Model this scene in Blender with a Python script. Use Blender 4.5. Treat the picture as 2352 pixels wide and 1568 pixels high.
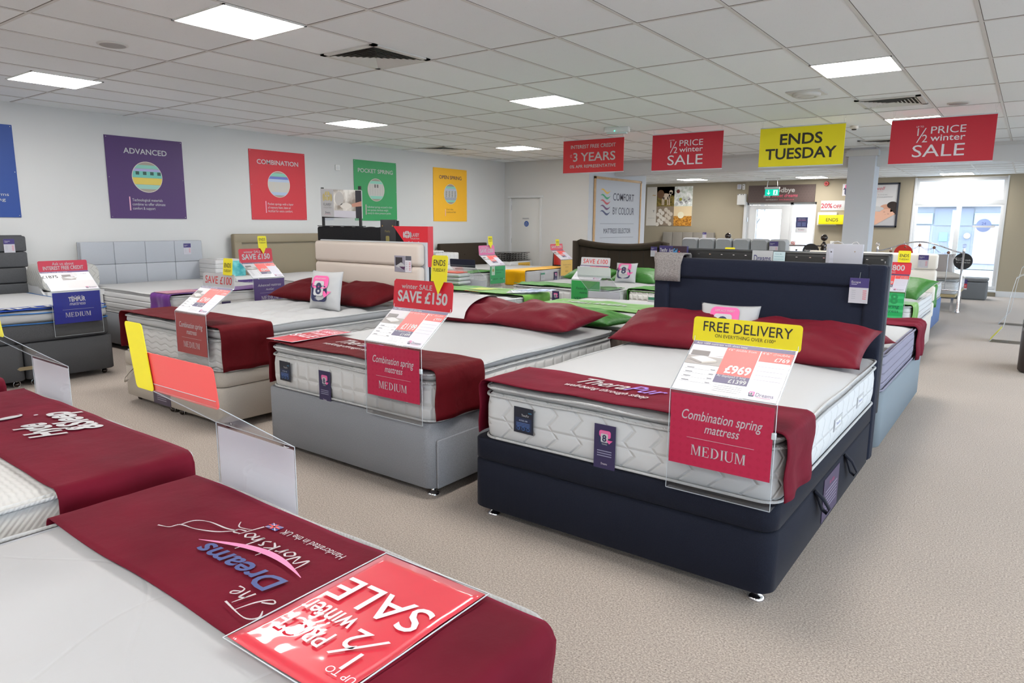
import bpy, bmesh, math, random
from mathutils import Vector, Matrix, noise
random.seed(7)
S = bpy.context.scene
for o in list(bpy.data.objects): bpy.data.objects.remove(o)
COL = S.collection
PI = math.pi
# ------------------------------------------------------------------ camera, sky, exposure
cam_d = bpy.data.cameras.new('camera'); cam = bpy.data.objects.new('camera', cam_d); COL.objects.link(cam)
CAMH = 1.48
_r = Vector((0.80183616, 0.5974953, 0.00762484)); _u = Vector((-0.10730091, 0.13142104, 0.98550242)); _f = Vector((-0.587831, 0.79102963, -0.16948993))
M4 = Matrix((( _r.x, _u.x, -_f.x, 0), (_r.y, _u.y, -_f.y, 0), (_r.z, _u.z, -_f.z, CAMH), (0, 0, 0, 1)))
cam.matrix_world = M4
cam_d.sensor_width = 36.0; cam_d.lens = 1585.5 * 36 / 2352; cam_d.clip_start = 0.05; cam_d.clip_end = 200
S.camera = cam
W = bpy.data.worlds.new('sky'); S.world = W; W.use_nodes = True
bg = W.node_tree.nodes['Background']; bg.inputs[0].default_value = (0.84, 0.915, 1.0, 1); bg.inputs[1].default_value = 7.0
S.view_settings.view_transform = 'Standard'; S.view_settings.look = 'None'; S.view_settings.gamma = 1.0
S.view_settings.exposure = 0.36; S.view_settings.use_curve_mapping = False
LIGHT_STRENGTH = 31.0
CEIL = 2.756
WX = -9.236            # left wall
# ------------------------------------------------------------------ materials
def lin(c):
    return tuple(((v/255)/12.92 if v/255 <= .04045 else ((v/255+.055)/1.055)**2.4) for v in c)
MATS = {}
def mat(name, rgb=(200,200,200), rough=.7, metal=0., sheen=0., coat=0., bump=None, spec=None, sheen_col=None, mottled=None, keep=False):
    if name in MATS: return MATS[name]
    m = bpy.data.materials.new(name); m.use_nodes = True; MATS[name] = m
    nt = m.node_tree; b = nt.nodes['Principled BSDF']
    c = lin(rgb)
    if not (keep or metal): c = tuple(v*((.74 if any(q in name for q in ('grid','chevron','waves','bands','braid','button')) else .58) if min(rgb) > 222 else .92) for v in c)  # patterned mattress side whites painted lighter to offset shading on their upright faces
    b.inputs['Base Color'].default_value = (*c, 1)
    b.inputs['Roughness'].default_value = rough; b.inputs['Metallic'].default_value = metal
    if spec is not None: b.inputs['Specular IOR Level'].default_value = spec
    if rough >= .7 and spec is None: b.inputs['Specular IOR Level'].default_value = .15
    if sheen:
        b.inputs['Sheen Weight'].default_value = sheen; b.inputs['Sheen Roughness'].default_value = .35
        if sheen_col: b.inputs['Sheen Tint'].default_value = (*lin(sheen_col), 1)
    if coat: b.inputs['Coat Weight'].default_value = coat; b.inputs['Coat Roughness'].default_value = .06
    tc = None
    if bump or mottled:
        tc = nt.nodes.new('ShaderNodeTexCoord')
    if mottled:   # (scale, dark factor, light factor)
        n = nt.nodes.new('ShaderNodeTexNoise'); n.inputs['Scale'].default_value = mottled[0]; n.inputs['Detail'].default_value = 3
        r = nt.nodes.new('ShaderNodeMapRange'); r.inputs[1].default_value = .3; r.inputs[2].default_value = .7
        r.inputs[3].default_value = mottled[1]; r.inputs[4].default_value = mottled[2]
        mx = nt.nodes.new('ShaderNodeVectorMath'); mx.operation = 'SCALE'; mx.inputs[0].default_value = c
        nt.links.new(tc.outputs['Object'], n.inputs['Vector']); nt.links.new(n.outputs['Fac'], r.inputs[0])
        nt.links.new(r.outputs[0], mx.inputs['Scale']); nt.links.new(mx.outputs[0], b.inputs['Base Color'])
    if bump:      # (kind, scale, strength, distance)
        kind, sc, st, di = bump
        bp = nt.nodes.new('ShaderNodeBump'); bp.inputs['Strength'].default_value = st; bp.inputs['Distance'].default_value = di
        if kind == 'noise':
            n = nt.nodes.new('ShaderNodeTexNoise'); n.inputs['Scale'].default_value = sc; n.inputs['Detail'].default_value = 4
            nt.links.new(tc.outputs['Object'], n.inputs['Vector']); h = n.outputs['Fac']
        else:
            h = quilt_nodes(nt, tc.outputs['Object'], kind, sc)
        nt.links.new(h, bp.inputs['Height']); nt.links.new(bp.outputs[0], b.inputs['Normal'])
    return m
def quilt_nodes(nt, vec, kind, sc):
    def mth(op, a, b=None, c=None):
        n = nt.nodes.new('ShaderNodeMath'); n.operation = op
        for i, v in enumerate((a, b, c)):
            if v is None: continue
            if isinstance(v, (int, float)): n.inputs[i].default_value = v
            else: nt.links.new(v, n.inputs[i])
        return n.outputs[0]
    s = nt.nodes.new('ShaderNodeSeparateXYZ'); nt.links.new(vec, s.inputs[0]); x, y, z = s.outputs
    def line(v, period, w):   # 0 in the groove, 1 elsewhere
        d = mth('PINGPONG', v, period/2); return mth('SMOOTH_MIN', mth('DIVIDE', d, w), 1.0, .3)
    xy = mth('ADD', x, y)
    if kind == 'grid':
        return mth('MINIMUM', line(xy, sc, .02), line(mth('ADD', z, .01), sc, .02))
    if kind == 'chevron':
        t = mth('PINGPONG', mth('SUBTRACT', z, .5), .055)
        a = line(mth('ADD', xy, mth('MULTIPLY', t, .9)), sc, .012)
        return mth('MINIMUM', a, mth('SMOOTH_MIN', mth('DIVIDE', mth('ABSOLUTE', mth('SUBTRACT', z, .53)), .01), 1, .3))
    if kind == 'bands':
        return line(z, sc, .01)
    if kind == 'waves':
        a = mth('MULTIPLY', mth('SINE', mth('MULTIPLY', xy, 45)), .008)
        return line(mth('ADD', z, a), sc, .01)
    if kind == 'leafs':       # long curved quilting lines on a mattress top
        a = mth('ADD', x, mth('MULTIPLY', mth('SINE', mth('MULTIPLY', y, 9)), .07))
        c = mth('ADD', y, mth('MULTIPLY', mth('SINE', mth('MULTIPLY', x, 7)), .10))
        return mth('MINIMUM', line(a, sc, .008), line(c, sc*1.3, .008))
    if kind == 'braid':
        a = mth('SINE', mth('ADD', mth('MULTIPLY', x, sc), mth('MULTIPLY', mth('PINGPONG', mth('ADD', y, z), .02), sc)))
        b_ = mth('SINE', mth('MULTIPLY', mth('ADD', y, z), sc*2.2))
        return mth('MULTIPLY', mth('ADD', a, b_), .5)
    if kind == 'weave':
        return mth('MULTIPLY', mth('ADD', mth('SINE', mth('MULTIPLY', xy, sc)), mth('SINE', mth('MULTIPLY', mth('ADD', z, y), sc))), .5)
    return x
def emis(name, rgb, strength):
    if name in MATS: return MATS[name]
    m = bpy.data.materials.new(name); m.use_nodes = True; MATS[name] = m
    nt = m.node_tree; nt.nodes.remove(nt.nodes['Principled BSDF'])
    e = nt.nodes.new('ShaderNodeEmission'); e.inputs[0].default_value = (*lin(rgb), 1); e.inputs[1].default_value = strength
    nt.links.new(e.outputs[0], nt.nodes['Material Output'].inputs[0]); return m
def glassy(name, tint=(245,248,250), fac=.12, rough=.02):
    if name in MATS: return MATS[name]
    m = bpy.data.materials.new(name); m.use_nodes = True; MATS[name] = m
    nt = m.node_tree; nt.nodes.remove(nt.nodes['Principled BSDF'])
    t = nt.nodes.new('ShaderNodeBsdfTransparent'); t.inputs[0].default_value = (*lin(tint), 1)
    g = nt.nodes.new('ShaderNodeBsdfGlossy'); g.inputs['Roughness'].default_value = rough
    lw = nt.nodes.new('ShaderNodeLayerWeight'); lw.inputs[0].default_value = .35
    mp = nt.nodes.new('ShaderNodeMath'); mp.operation = 'MULTIPLY_ADD'; mp.inputs[1].default_value = .26; mp.inputs[2].default_value = fac*.3
    nt.links.new(lw.outputs['Fresnel'], mp.inputs[0])
    x = nt.nodes.new('ShaderNodeMixShader'); nt.links.new(mp.outputs[0], x.inputs[0]); nt.links.new(t.outputs[0], x.inputs[1]); nt.links.new(g.outputs[0], x.inputs[2])
    nt.links.new(x.outputs[0], nt.nodes['Material Output'].inputs[0]); return m
# flat print / paint colours
def C(*rgb, rough=.5, **k):
    return mat('print_%d_%d_%d' % rgb if not k and rough == .5 else 'print_%d_%d_%d_%s' % (*rgb, str(rough)), rgb, rough, **k)
WHITE = C(236,236,238); INK = C(45,42,60); PURPLE = C(62,52,96); NAVY = C(44,44,100); RED = C(206,36,58); YEL = C(240,226,20)
PINK = C(238,100,165); SALMON = C(236,88,84); GREYT = C(120,120,128); BLACKT = C(38,38,34)
M_wall = mat('wall_paint', (200,200,199), .85, keep=True, bump=('noise', 60, .08, .002))
M_tan = mat('wall_paint_taupe', (160,150,131), .85, keep=True, bump=('noise', 60, .08, .002))
M_bluewhite = mat('wall_paint_cool_white', (196,199,204), .8, keep=True)
M_trim = mat('white_trim', (206,207,208), .45, keep=True)
M_velvet = mat('burgundy_velvet', (104,13,35), .75, sheen=.12, sheen_col=(230,70,120), bump=('noise', 9, .25, .02), mottled=(4, .8, 1.15))
M_velvet_side = M_velvet
M_burgsatin = mat('burgundy_satin', (112,14,34), .62, spec=.25, sheen=.10, sheen_col=(240,90,120), bump=('noise', 7, .35, .03))
M_darkvelvet = mat('deep_red_velvet', (88,6,16), .7, sheen=.10, sheen_col=(210,50,80), bump=('noise', 9, .35, .03))
M_green = mat('lime_satin', (100,158,54), .6, sheen=.3, bump=('noise', 8, .3, .02))
M_greendk = mat('green_satin', (42,112,30), .5, sheen=.3, sheen_col=(160,255,120), bump=('noise', 9, .5, .03))
M_purpler = mat('purple_cloth', (104,50,132), .7, sheen=.3)
M_yellowr = mat('mustard_cloth', (236,176,10), .7, sheen=.3, bump=('noise', 12, .3, .01))
M_bluer = mat('royal_blue_cloth', (28,62,150), .7)
M_chrome = mat('polished_chrome', (225,225,228), .12, 1.0)
M_dkchrome = mat('dark_nickel', (86,80,78), .16, 1.0)
M_navyfab = mat('charcoal_navy_fabric', (28,31,43), .85, sheen=.06, bump=('weave', 900, .15, .001), mottled=(260, .82, 1.2))
M_navyhb = mat('navy_headboard_fabric', (34,38,53), .85, sheen=.06, bump=('weave', 900, .15, .001), mottled=(300, .85, 1.15))
M_greyfab = mat('mid_grey_fabric', (136,138,144), .85, bump=('weave', 800, .2, .001), mottled=(240, .86, 1.12))
M_beigefab = mat('stone_beige_fabric', (186,178,168), .85, bump=('weave', 800, .15, .001), mottled=(200, .93, 1.05))
M_cream = mat('cream_leather', (216,203,192), .5, bump=('noise', 90, .08, .002))
M_chargrey = mat('charcoal_grey_fabric', (88,90,93), .85, bump=('weave', 800, .2, .001), mottled=(220, .85, 1.15))
M_palegrey = mat('pale_grey_fabric', (176,180,187), .85, bump=('weave', 800, .15, .001), mottled=(200, .94, 1.05))
M_khaki = mat('khaki_leather', (138,126,104), .5, bump=('noise', 90, .08, .002))
M_brownhb = mat('dark_brown_fabric', (60,52,44), .85, mottled=(200, .85, 1.15))
M_blackfab = mat('black_fabric', (34,34,36), .9, mottled=(120, .7, 1.4))
M_blackback = mat('black_backing_cloth', (24,23,24), .55, bump=('noise', 5, .3, .02))
M_white_m = mat('white_mattress_knit', (229,230,233), .9, bump=('leafs', .42, .3, .003))
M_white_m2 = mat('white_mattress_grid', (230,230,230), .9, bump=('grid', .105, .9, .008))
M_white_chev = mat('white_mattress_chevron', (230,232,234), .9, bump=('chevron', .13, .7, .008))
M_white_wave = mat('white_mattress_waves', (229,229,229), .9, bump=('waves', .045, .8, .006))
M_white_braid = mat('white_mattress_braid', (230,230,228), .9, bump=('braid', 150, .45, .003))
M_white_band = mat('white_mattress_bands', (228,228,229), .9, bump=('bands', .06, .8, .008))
M_white_s = mat('white_mattress_smooth', (230,231,233), .9, bump=('noise', 150, .12, .002))
M_piping = mat('white_piping_cord', (235,236,237), .8, bump=('weave', 500, .5, .002))
M_lilac = mat('lilac_grey_ticking', (142,140,158), .9, bump=('bands', .06, .8, .008))
M_acr = glassy('clear_acrylic', (250,251,252), .1)
M_acre = mat('acrylic_edge', (205,212,218), .15, spec=.6)
M_glass = glassy('window_glass', (238,244,248), .08)
M_black = mat('matt_black', (30,30,32), .6)
M_oak = mat('oak_frame', (196,160,116), .5, mottled=(14, .9, 1.08))
M_plast = mat('white_plastic', (214,214,212), .4, keep=True)
def carpet():
    m = bpy.data.materials.new('speckled_carpet'); m.use_nodes = True; nt = m.node_tree; b = nt.nodes['Principled BSDF']
    tc = nt.nodes.new('ShaderNodeTexCoord')
    n = nt.nodes.new('ShaderNodeTexNoise'); n.inputs['Scale'].default_value = 140; n.inputs['Detail'].default_value = 6; n.inputs['Roughness'].default_value = .75
    r = nt.nodes.new('ShaderNodeValToRGB'); e = r.color_ramp.elements
    e[0].position = .33; e[0].color = (*lin((100,88,80)), 1); e[1].position = .68; e[1].color = (*lin((206,193,181)), 1)
    k = r.color_ramp.elements.new(.5); k.color = (*lin((158,145,134)), 1)
    n2 = nt.nodes.new('ShaderNodeTexNoise'); n2.inputs['Scale'].default_value = 1.3; n2.inputs['Detail'].default_value = 3
    mr = nt.nodes.new('ShaderNodeMapRange'); mr.inputs[3].default_value = .93; mr.inputs[4].default_value = 1.07
    v = nt.nodes.new('ShaderNodeVectorMath'); v.operation = 'SCALE'
    for q in (n, n2): nt.links.new(tc.outputs['Object'], q.inputs['Vector'])
    nt.links.new(n.outputs['Fac'], r.inputs[0]); nt.links.new(n2.outputs['Fac'], mr.inputs[0]); nt.links.new(r.outputs[0], v.inputs[0]); nt.links.new(mr.outputs[0], v.inputs['Scale'])
    nt.links.new(v.outputs[0], b.inputs['Base Color']); b.inputs['Roughness'].default_value = .95; b.inputs['Sheen Weight'].default_value = .2
    bp = nt.nodes.new('ShaderNodeBump'); bp.inputs['Strength'].default_value = .7; bp.inputs['Distance'].default_value = .006
    nt.links.new(n.outputs['Fac'], bp.inputs['Height']); nt.links.new(bp.outputs[0], b.inputs['Normal']); return m
def tiles(name, rgb):
    m = bpy.data.materials.new(name); m.use_nodes = True; nt = m.node_tree; b = nt.nodes['Principled BSDF']
    tc = nt.nodes.new('ShaderNodeTexCoord'); c = lin(rgb)
    n = nt.nodes.new('ShaderNodeTexVoronoi'); n.inputs['Scale'].default_value = 75
    r = nt.nodes.new('ShaderNodeMapRange'); r.inputs[1].default_value = .10; r.inputs[2].default_value = .22; r.inputs[3].default_value = .84; r.inputs[4].default_value = 1.0
    n2 = nt.nodes.new('ShaderNodeTexNoise'); n2.inputs['Scale'].default_value = 14
    r2 = nt.nodes.new('ShaderNodeMapRange'); r2.inputs[1].default_value = .45; r2.inputs[2].default_value = .6; r2.inputs[3].default_value = 0; r2.inputs[4].default_value = 1
    mx = nt.nodes.new('ShaderNodeMix'); mx.inputs[2].default_value = 1.0
    # tile to tile variation
    sp = nt.nodes.new('ShaderNodeVectorMath'); sp.operation = 'MULTIPLY_ADD'; sp.inputs[1].default_value = (1/.6, 1/1.2, 0); sp.inputs[2].default_value = (3.4024/.6+20, -3.0819/1.2+20, 0)
    fl = nt.nodes.new('ShaderNodeVectorMath'); fl.operation = 'FLOOR'
    wn = nt.nodes.new('ShaderNodeTexWhiteNoise'); wn.noise_dimensions = '2D'
    r3 = nt.nodes.new('ShaderNodeMapRange'); r3.inputs[3].default_value = .95; r3.inputs[4].default_value = 1.03
    v = nt.nodes.new('ShaderNodeVectorMath'); v.operation = 'SCALE'; v.inputs[0].default_value = c
    mm = nt.nodes.new('ShaderNodeMath'); mm.operation = 'MULTIPLY'
    L = nt.links.new
    for q in (n, n2): L(tc.outputs['Object'], q.inputs['Vector'])
    L(tc.outputs['Object'], sp.inputs[0]); L(sp.outputs[0], fl.inputs[0]); L(fl.outputs[0], wn.inputs['Vector']); L(wn.outputs['Value'], r3.inputs[0])
    L(n.outputs['Distance'], r.inputs[0]); L(n2.outputs['Fac'], r2.inputs[0]); L(r2.outputs[0], mx.inputs[0]); L(r.outputs[0], mx.inputs[3])
    L(mx.outputs[0], mm.inputs[0]); L(r3.outputs[0], mm.inputs[1]); L(mm.outputs[0], v.inputs['Scale']); L(v.outputs[0], b.inputs['Base Color'])
    b.inputs['Roughness'].default_value = .9; return m
# ------------------------------------------------------------------ mesh builder
_txt = {}
def text_mesh(s, bold=0.0):
    k = (s, bold)
    if k in _txt: return _txt[k]
    cu = bpy.data.curves.new('t', 'FONT'); cu.body = s; cu.size = 1; cu.offset = bold; cu.resolution_u = 3; cu.fill_mode = 'FRONT'
    ob = bpy.data.objects.new('t', cu); COL.objects.link(ob)
    dg = bpy.context.evaluated_depsgraph_get(); me = ob.evaluated_get(dg).to_mesh()
    vs = [(v.co.x, v.co.y) for v in me.vertices]; fs = [tuple(p.vertices) for p in me.polygons]
    ob.evaluated_get(dg).to_mesh_clear(); bpy.data.objects.remove(ob); bpy.data.curves.remove(cu)
    w = (min(v[0] for v in vs), max(v[0] for v in vs)) if vs else (0, 0)
    _txt[k] = (vs, fs, w); return _txt[k]
class MB:
    def __init__(s): s.v = []; s.f = []; s.m = []; s.sm = []; s.mats = []; s.O = Vector((0,0,0)); s.U = Vector((1,0,0)); s.V = Vector((0,0,1)); s.N = Vector((0,-1,0)); s.lay = .0006
    def mi(s, m):
        if m not in s.mats: s.mats.append(m)
        return s.mats.index(m)
    def add(s, vs, fs, m, smooth=False):
        b = len(s.v); s.v += [Vector(v) for v in vs]; i = s.mi(m)
        for f in fs: s.f.append([b+k for k in f]); s.m.append(i); s.sm.append(smooth)
        return s
    def build(s, name, parent=None, smooth_angle=None):
        me = bpy.data.meshes.new(name); me.from_pydata([tuple(v) for v in s.v], [], s.f)
        for m in s.mats: me.materials.append(m)
        for p, i, sm in zip(me.polygons, s.m, s.sm): p.material_index = i; p.use_smooth = sm
        me.validate(); me.update()
        o = bpy.data.objects.new(name, me); COL.objects.link(o)
        if parent: o.parent = parent
        return o
    def box(s, x0, x1, y0, y1, z0, z1, m, bev=0., seg=2, rot=None):
        if bev <= 0:
            vs = [(x,y,z) for x in (x0,x1) for y in (y0,y1) for z in (z0,z1)]
            fs = [(0,1,3,2),(4,6,7,5),(0,4,5,1),(2,3,7,6),(0,2,6,4),(1,5,7,3)]
            if rot: vs = [rot @ Vector(v) for v in vs]
            return s.add(vs, fs, m)
        bm = bmesh.new(); bmesh.ops.create_cube(bm, size=1)
        for v in bm.verts: v.co = Vector(((x0+x1)/2 + v.co.x*(x1-x0), (y0+y1)/2 + v.co.y*(y1-y0), (z0+z1)/2 + v.co.z*(z1-z0)))
        bev = min(bev, .49*min(x1-x0, y1-y0, z1-z0))
        bmesh.ops.bevel(bm, geom=bm.edges[:], offset=bev, segments=seg, profile=.5, affect='EDGES')
        vs = [v.co.copy() for v in bm.verts]
        if rot: vs = [rot @ v for v in vs]
        s.add(vs, [[v.index for v in f.verts] for f in bm.faces], m, True); bm.free(); return s
    def rings(s, rings, m, cap0=True, cap1=True, closed=False, smooth=True):
        n = len(rings[0]); vs = [p for r in rings for p in r]; fs = []
        k = len(rings)
        for i in range(k if closed else k-1):
            a, b = i*n, ((i+1) % k)*n
            for j in range(n):
                jj = (j+1) % n; fs.append((a+j, a+jj, b+jj, b+j))
        s.add(vs, fs, m, smooth)
        if not closed:
            if cap0: s.add(rings[0], [tuple(reversed(range(n)))], m, smooth)
            if cap1: s.add(rings[-1], [tuple(range(n))], m, smooth)
        return s
    def tube(s, pts, r, m, n=8, closed=False, cap=True):
        pts = [Vector(p) for p in pts]; rg = []; up = None
        for i, p in enumerate(pts):
            if closed: t = (pts[(i+1) % len(pts)] - pts[i-1])
            else: t = pts[min(i+1, len(pts)-1)] - pts[max(i-1, 0)]
            t.normalize()
            if up is None: up = Vector((0,0,1)) if abs(t.z) < .9 else Vector((1,0,0))
            a = t.cross(up)
            if a.length < 1e-4: a = t.cross(Vector((0,1,0)))
            a.normalize(); b = a.cross(t); up = b if abs(t.z) > .3 or True else up
            rr = r[i] if isinstance(r, (list, tuple)) else r
            rg.append([p + a*math.cos(2*PI*k/n)*rr + b*math.sin(2*PI*k/n)*rr for k in range(n)])
        return s.rings(rg, m, cap, cap, closed)
    def lathe(s, prof, m, c=(0,0,0), n=20, axis=None):
        rg = [[Vector((c[0]+r*math.cos(2*PI*k/n), c[1]+r*math.sin(2*PI*k/n), c[2]+z)) for k in range(n)] for r, z in prof]
        if axis: rg = [[Vector(c) + axis @ (p - Vector(c)) for p in r] for r in rg]
        return s.rings(rg, m)
    def sphere(s, c, r, m, n=14, sc=(1,1,1)):
        rg = []
        for i in range(n+1):
            a = PI*i/n; rr = max(math.sin(a), .002)
            rg.append([Vector((c[0]+sc[0]*r*rr*math.cos(2*PI*k/(n+4)), c[1]+sc[1]*r*rr*math.sin(2*PI*k/(n+4)), c[2]-sc[2]*r*math.cos(a))) for k in range(n+4)])
        return s.rings(rg, m)
    # flat printing on a local frame
    def frame(s, O, U, V, lay=None):
        s.O = Vector(O); s.U = Vector(U).normalized(); s.V = Vector(V).normalized(); s.N = s.U.cross(s.V)
        if lay: s.lay = lay
        return s
    def P(s, x, y, l=0): return s.O + s.U*x + s.V*y + s.N*(l*s.lay)
    def poly(s, pts, m, l=1): return s.add([s.P(x, y, l) for x, y in pts], [tuple(range(len(pts)))], m)
    def rect(s, x, y, w, h, m, l=1): return s.poly([(x,y),(x+w,y),(x+w,y+h),(x,y+h)], m, l)
    def rr(s, x, y, w, h, r, m, l=1): return s.poly(rrp(x, y, w, h, r), m, l)
    def disc(s, x, y, r, m, l=1, n=28, ry=None): return s.poly([(x+r*math.cos(2*PI*k/n), y+(ry or r)*math.sin(2*PI*k/n)) for k in range(n)], m, l)
    def text(s, t, x, y, h, m, al='c', l=2, bold=0., shear=0., sx=1., w=None):
        vs, fs, (a, b) = text_mesh(t, bold)
        k = h/.72; kx = k*sx
        if w: kx = w/max(b-a, .01)
        tw = (b-a)*kx; off = {'c': -tw/2, 'l': 0, 'r': -tw}[al] - a*kx
        s.add([s.P(x+off+vx*kx+vy*k*shear, y+vy*k, l) for vx, vy in vs], fs, m); return s
    def slab(s, pts, th, m, l=0):   # thick plate from an outline in the frame, front at layer 0
        n = len(pts); a = [s.P(x,y,l) for x,y in pts]; b = [p - s.N*th for p in a]
        s.add(a, [tuple(range(n))], m); s.add(b, [tuple(reversed(range(n)))], m)
        s.add(a+b, [(j, n+j, n+(j+1) % n, (j+1) % n) for j in range(n)], m); return s
def rrp(x, y, w, h, r, n=5):
    pts = []
    for cx, cy, a0 in ((x+w-r, y+r, -90), (x+w-r, y+h-r, 0), (x+r, y+h-r, 90), (x+r, y+r, 180)):
        for k in range(n+1):
            a = math.radians(a0+90*k/n); pts.append((cx+r*math.cos(a), cy+r*math.sin(a)))
    return pts
def outline(w, l, r, ins, z, n=6, m=10, y0=0.):
    """rounded rectangle around x in +-w/2, y in 0..l, inset, straight sides subdivided"""
    w2 = w/2-ins; ya = y0+ins; yb = y0+l-ins; r = max(r-ins, .004); pts = []
    cs = ((w2-r, ya+r, -90), (w2-r, yb-r, 0), (-w2+r, yb-r, 90), (-w2+r, ya+r, 180))
    for i, (cx, cy, a0) in enumerate(cs):
        arc = [(cx+r*math.cos(math.radians(a0+90*k/n)), cy+r*math.sin(math.radians(a0+90*k/n))) for k in range(n+1)]
        pts += arc; nx = cs[(i+1) % 4]; a1 = a0+90
        q = (nx[0]+r*math.cos(math.radians(a1)), nx[1]+r*math.sin(math.radians(a1))); p = arc[-1]
        pts += [(p[0]+(q[0]-p[0])*k/m, p[1]+(q[1]-p[1])*k/m) for k in range(1, m)]
    return [Vector((x, y, z)) for x, y in pts]
def thing(name, label, cat, loc=(0,0,0), rz=0., group=None):
    o = bpy.data.objects.new(name, None); COL.objects.link(o); o.empty_display_size = .1
    o.location = loc; o.rotation_euler = (0,0,rz); o['label'] = label; o['category'] = cat
    if group: o['group'] = group
    return o
def tag(o, label, cat, group=None, loc=None, rz=None):
    o['label'] = label; o['category'] = cat
    if group: o['group'] = group
    if loc: o.location = loc
    if rz is not None: o.rotation_euler = (0,0,rz)
    return o
def struct(o): o['kind'] = 'structure'; return o
# ------------------------------------------------------------------ the room
FARY = 18.0; FCEIL = 2.56; BEAMY = 13.15; RX = 3.9; BY = -4.6
b = MB(); b.box(WX-.1, RX+.1, BY-.1, FARY+.2, -.1, 0, carpet()); struct(b.build('floor'))
M_tile = tiles('ceiling_tile', (232,235,236))
b = MB(); b.box(WX-.1, RX+.1, BY-.1, BEAMY+.3, CEIL, CEIL+.1, M_tile); b.box(WX-.1, RX+.1, BEAMY+.3, FARY+.2, FCEIL, FCEIL+.1, M_tile); struct(b.build('ceiling'))
M_grid = mat('ceiling_grid_metal', (208,206,202), .5, keep=True)
M_gap = mat('ceiling_gap', (110,102,94), .9)
b = MB()
xs = [-3.4024+.6*k for k in range(-9, 13) if WX < -3.4024+.6*k < RX]; ys = [3.0819+1.2*k for k in range(-7, 9) if BY < 3.0819+1.2*k < BEAMY]
for x in xs: b.box(x-.011, x+.011, BY, BEAMY, CEIL-.004, CEIL+.001, M_grid); b.box(x+.011, x+.0145, BY, BEAMY, CEIL-.0012, CEIL+.001, M_gap)
for y in ys: b.box(WX, RX, y-.010, y+.010, CEIL-.0035, CEIL+.001, M_grid); b.box(WX, RX, y-.014, y-.010, CEIL-.0012, CEIL+.001, M_gap)
struct(b.build('trim_1'))
b = MB()
for k in range(-9, 13):
    x = -3.4024+.6*k
    if WX < x < RX: b.box(x-.011, x+.011, BEAMY+.25, FARY, FCEIL-.004, FCEIL+.001, M_grid)
for k in range(9): b.box(WX, RX, 13.9+.6*k-.01, 13.9+.6*k+.01, FCEIL-.0035, FCEIL+.001, M_grid)
struct(b.build('trim_2'))
b = MB(); b.box(WX-.15, WX, BY-.1, FARY+.2, 0, CEIL+.1, M_wall); struct(b.build('wall_left'))
b = MB(); b.box(WX, RX, BY-.15, BY, 0, CEIL+.1, M_wall); struct(b.build('wall_back'))
# inner office block carrying the white door and the mattress selector board
b = MB(); b.box(WX, -8.32-.73-.04, 12.12, 14.6, 0, CEIL, M_wall); b.box(-8.28, -7.13, 12.12, 14.6, 0, CEIL, M_wall); b.box(-9.09, -8.28, 12.12, 14.6, 2.02, CEIL, M_wall); b.box(-9.09,-8.28,12.3,14.6,0,2.02,M_wall)
struct(b.build('wall_office'))
b = MB(); b.box(-7.135, -7.125, 12.10, 14.62, 0, CEIL, M_bluewhite); struct(b.build('trim_3'))
# beam
b = MB(); b.box(-7.13, RX, BEAMY, BEAMY+.3, 2.46, CEIL, M_trim); b.box(-7.13, RX, BEAMY-.02, BEAMY+.32, 2.70, CEIL, M_wall); struct(b.build('wall_beam'))
b = MB(); b.box(-2.62, -2.21, 13.0, 13.42, 0, CEIL, M_bluewhite); b.box(-2.66,-2.17,12.97,13.45,2.62,2.72,M_wall); struct(b.build('wall_column'))
# far taupe wall with openings: door pair x -5.92..-4.25, window x -2.17..-0.54
b = MB(); T = .25
def far_piece(x0, x1, z0, z1): b.box(x0, x1, FARY, FARY+T, z0, z1, M_tan)
far_piece(WX, -5.98, 0, FCEIL+.1); far_piece(-5.98, -4.25, 2.03, FCEIL+.1); far_piece(-4.25, -2.22, 0, FCEIL+.1)
far_piece(-.50, RX, 0, FCEIL+.1); far_piece(-2.22, -.50, 2.53, FCEIL+.1); far_piece(-2.22, -.50, 0, .10)
struct(b.build('wall_far'))
b = MB()
for x0, x1 in ((WX, -5.98), (-4.25, -2.22), (-.50, RX)): b.box(x0, x1, FARY-.02, FARY, 0, .12, M_trim)
struct(b.build('baseboard_far'))
b = MB(); b.box(WX, WX+.02, BY, 12.12, 0, .1, M_trim); struct(b.build('baseboard_left'))
# right wall: shopfront windows
b = MB(); zt = 2.5
b.box(RX, RX+.2, BY, FARY, 0, .35, M_tan); b.box(RX, RX+.2, BY, FARY, zt, CEIL+.1, M_tan)
for y in (BY, -1.6, 1.4, 4.4, 7.4, 10.4, 13.4, 16.4): b.box(RX, RX+.2, y, y+.45, .35, zt, M_tan)
struct(b.build('wall_right'))
wi = 2
for y in (BY, -1.6, 1.4, 4.4, 7.4, 10.4, 13.4):
    b = MB(); y0 = y+.45; y1 = y+3.0
    for a in (y0, (y0+y1)/2-.03, y1-.06): b.box(RX+.05, RX+.12, a, a+.06, .35, zt, M_trim)
    for z in (.35, 1.9, zt-.06): b.box(RX+.05, RX+.12, y0, y1, z, z+.06, M_trim)
    w_ = struct(b.build('window_%d' % wi)); wi += 1
    g = MB(); g.box(RX+.08, RX+.085, y0+.05, y1-.05, .4, zt-.05, M_glass); g.build('window_pane', w_)
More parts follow.
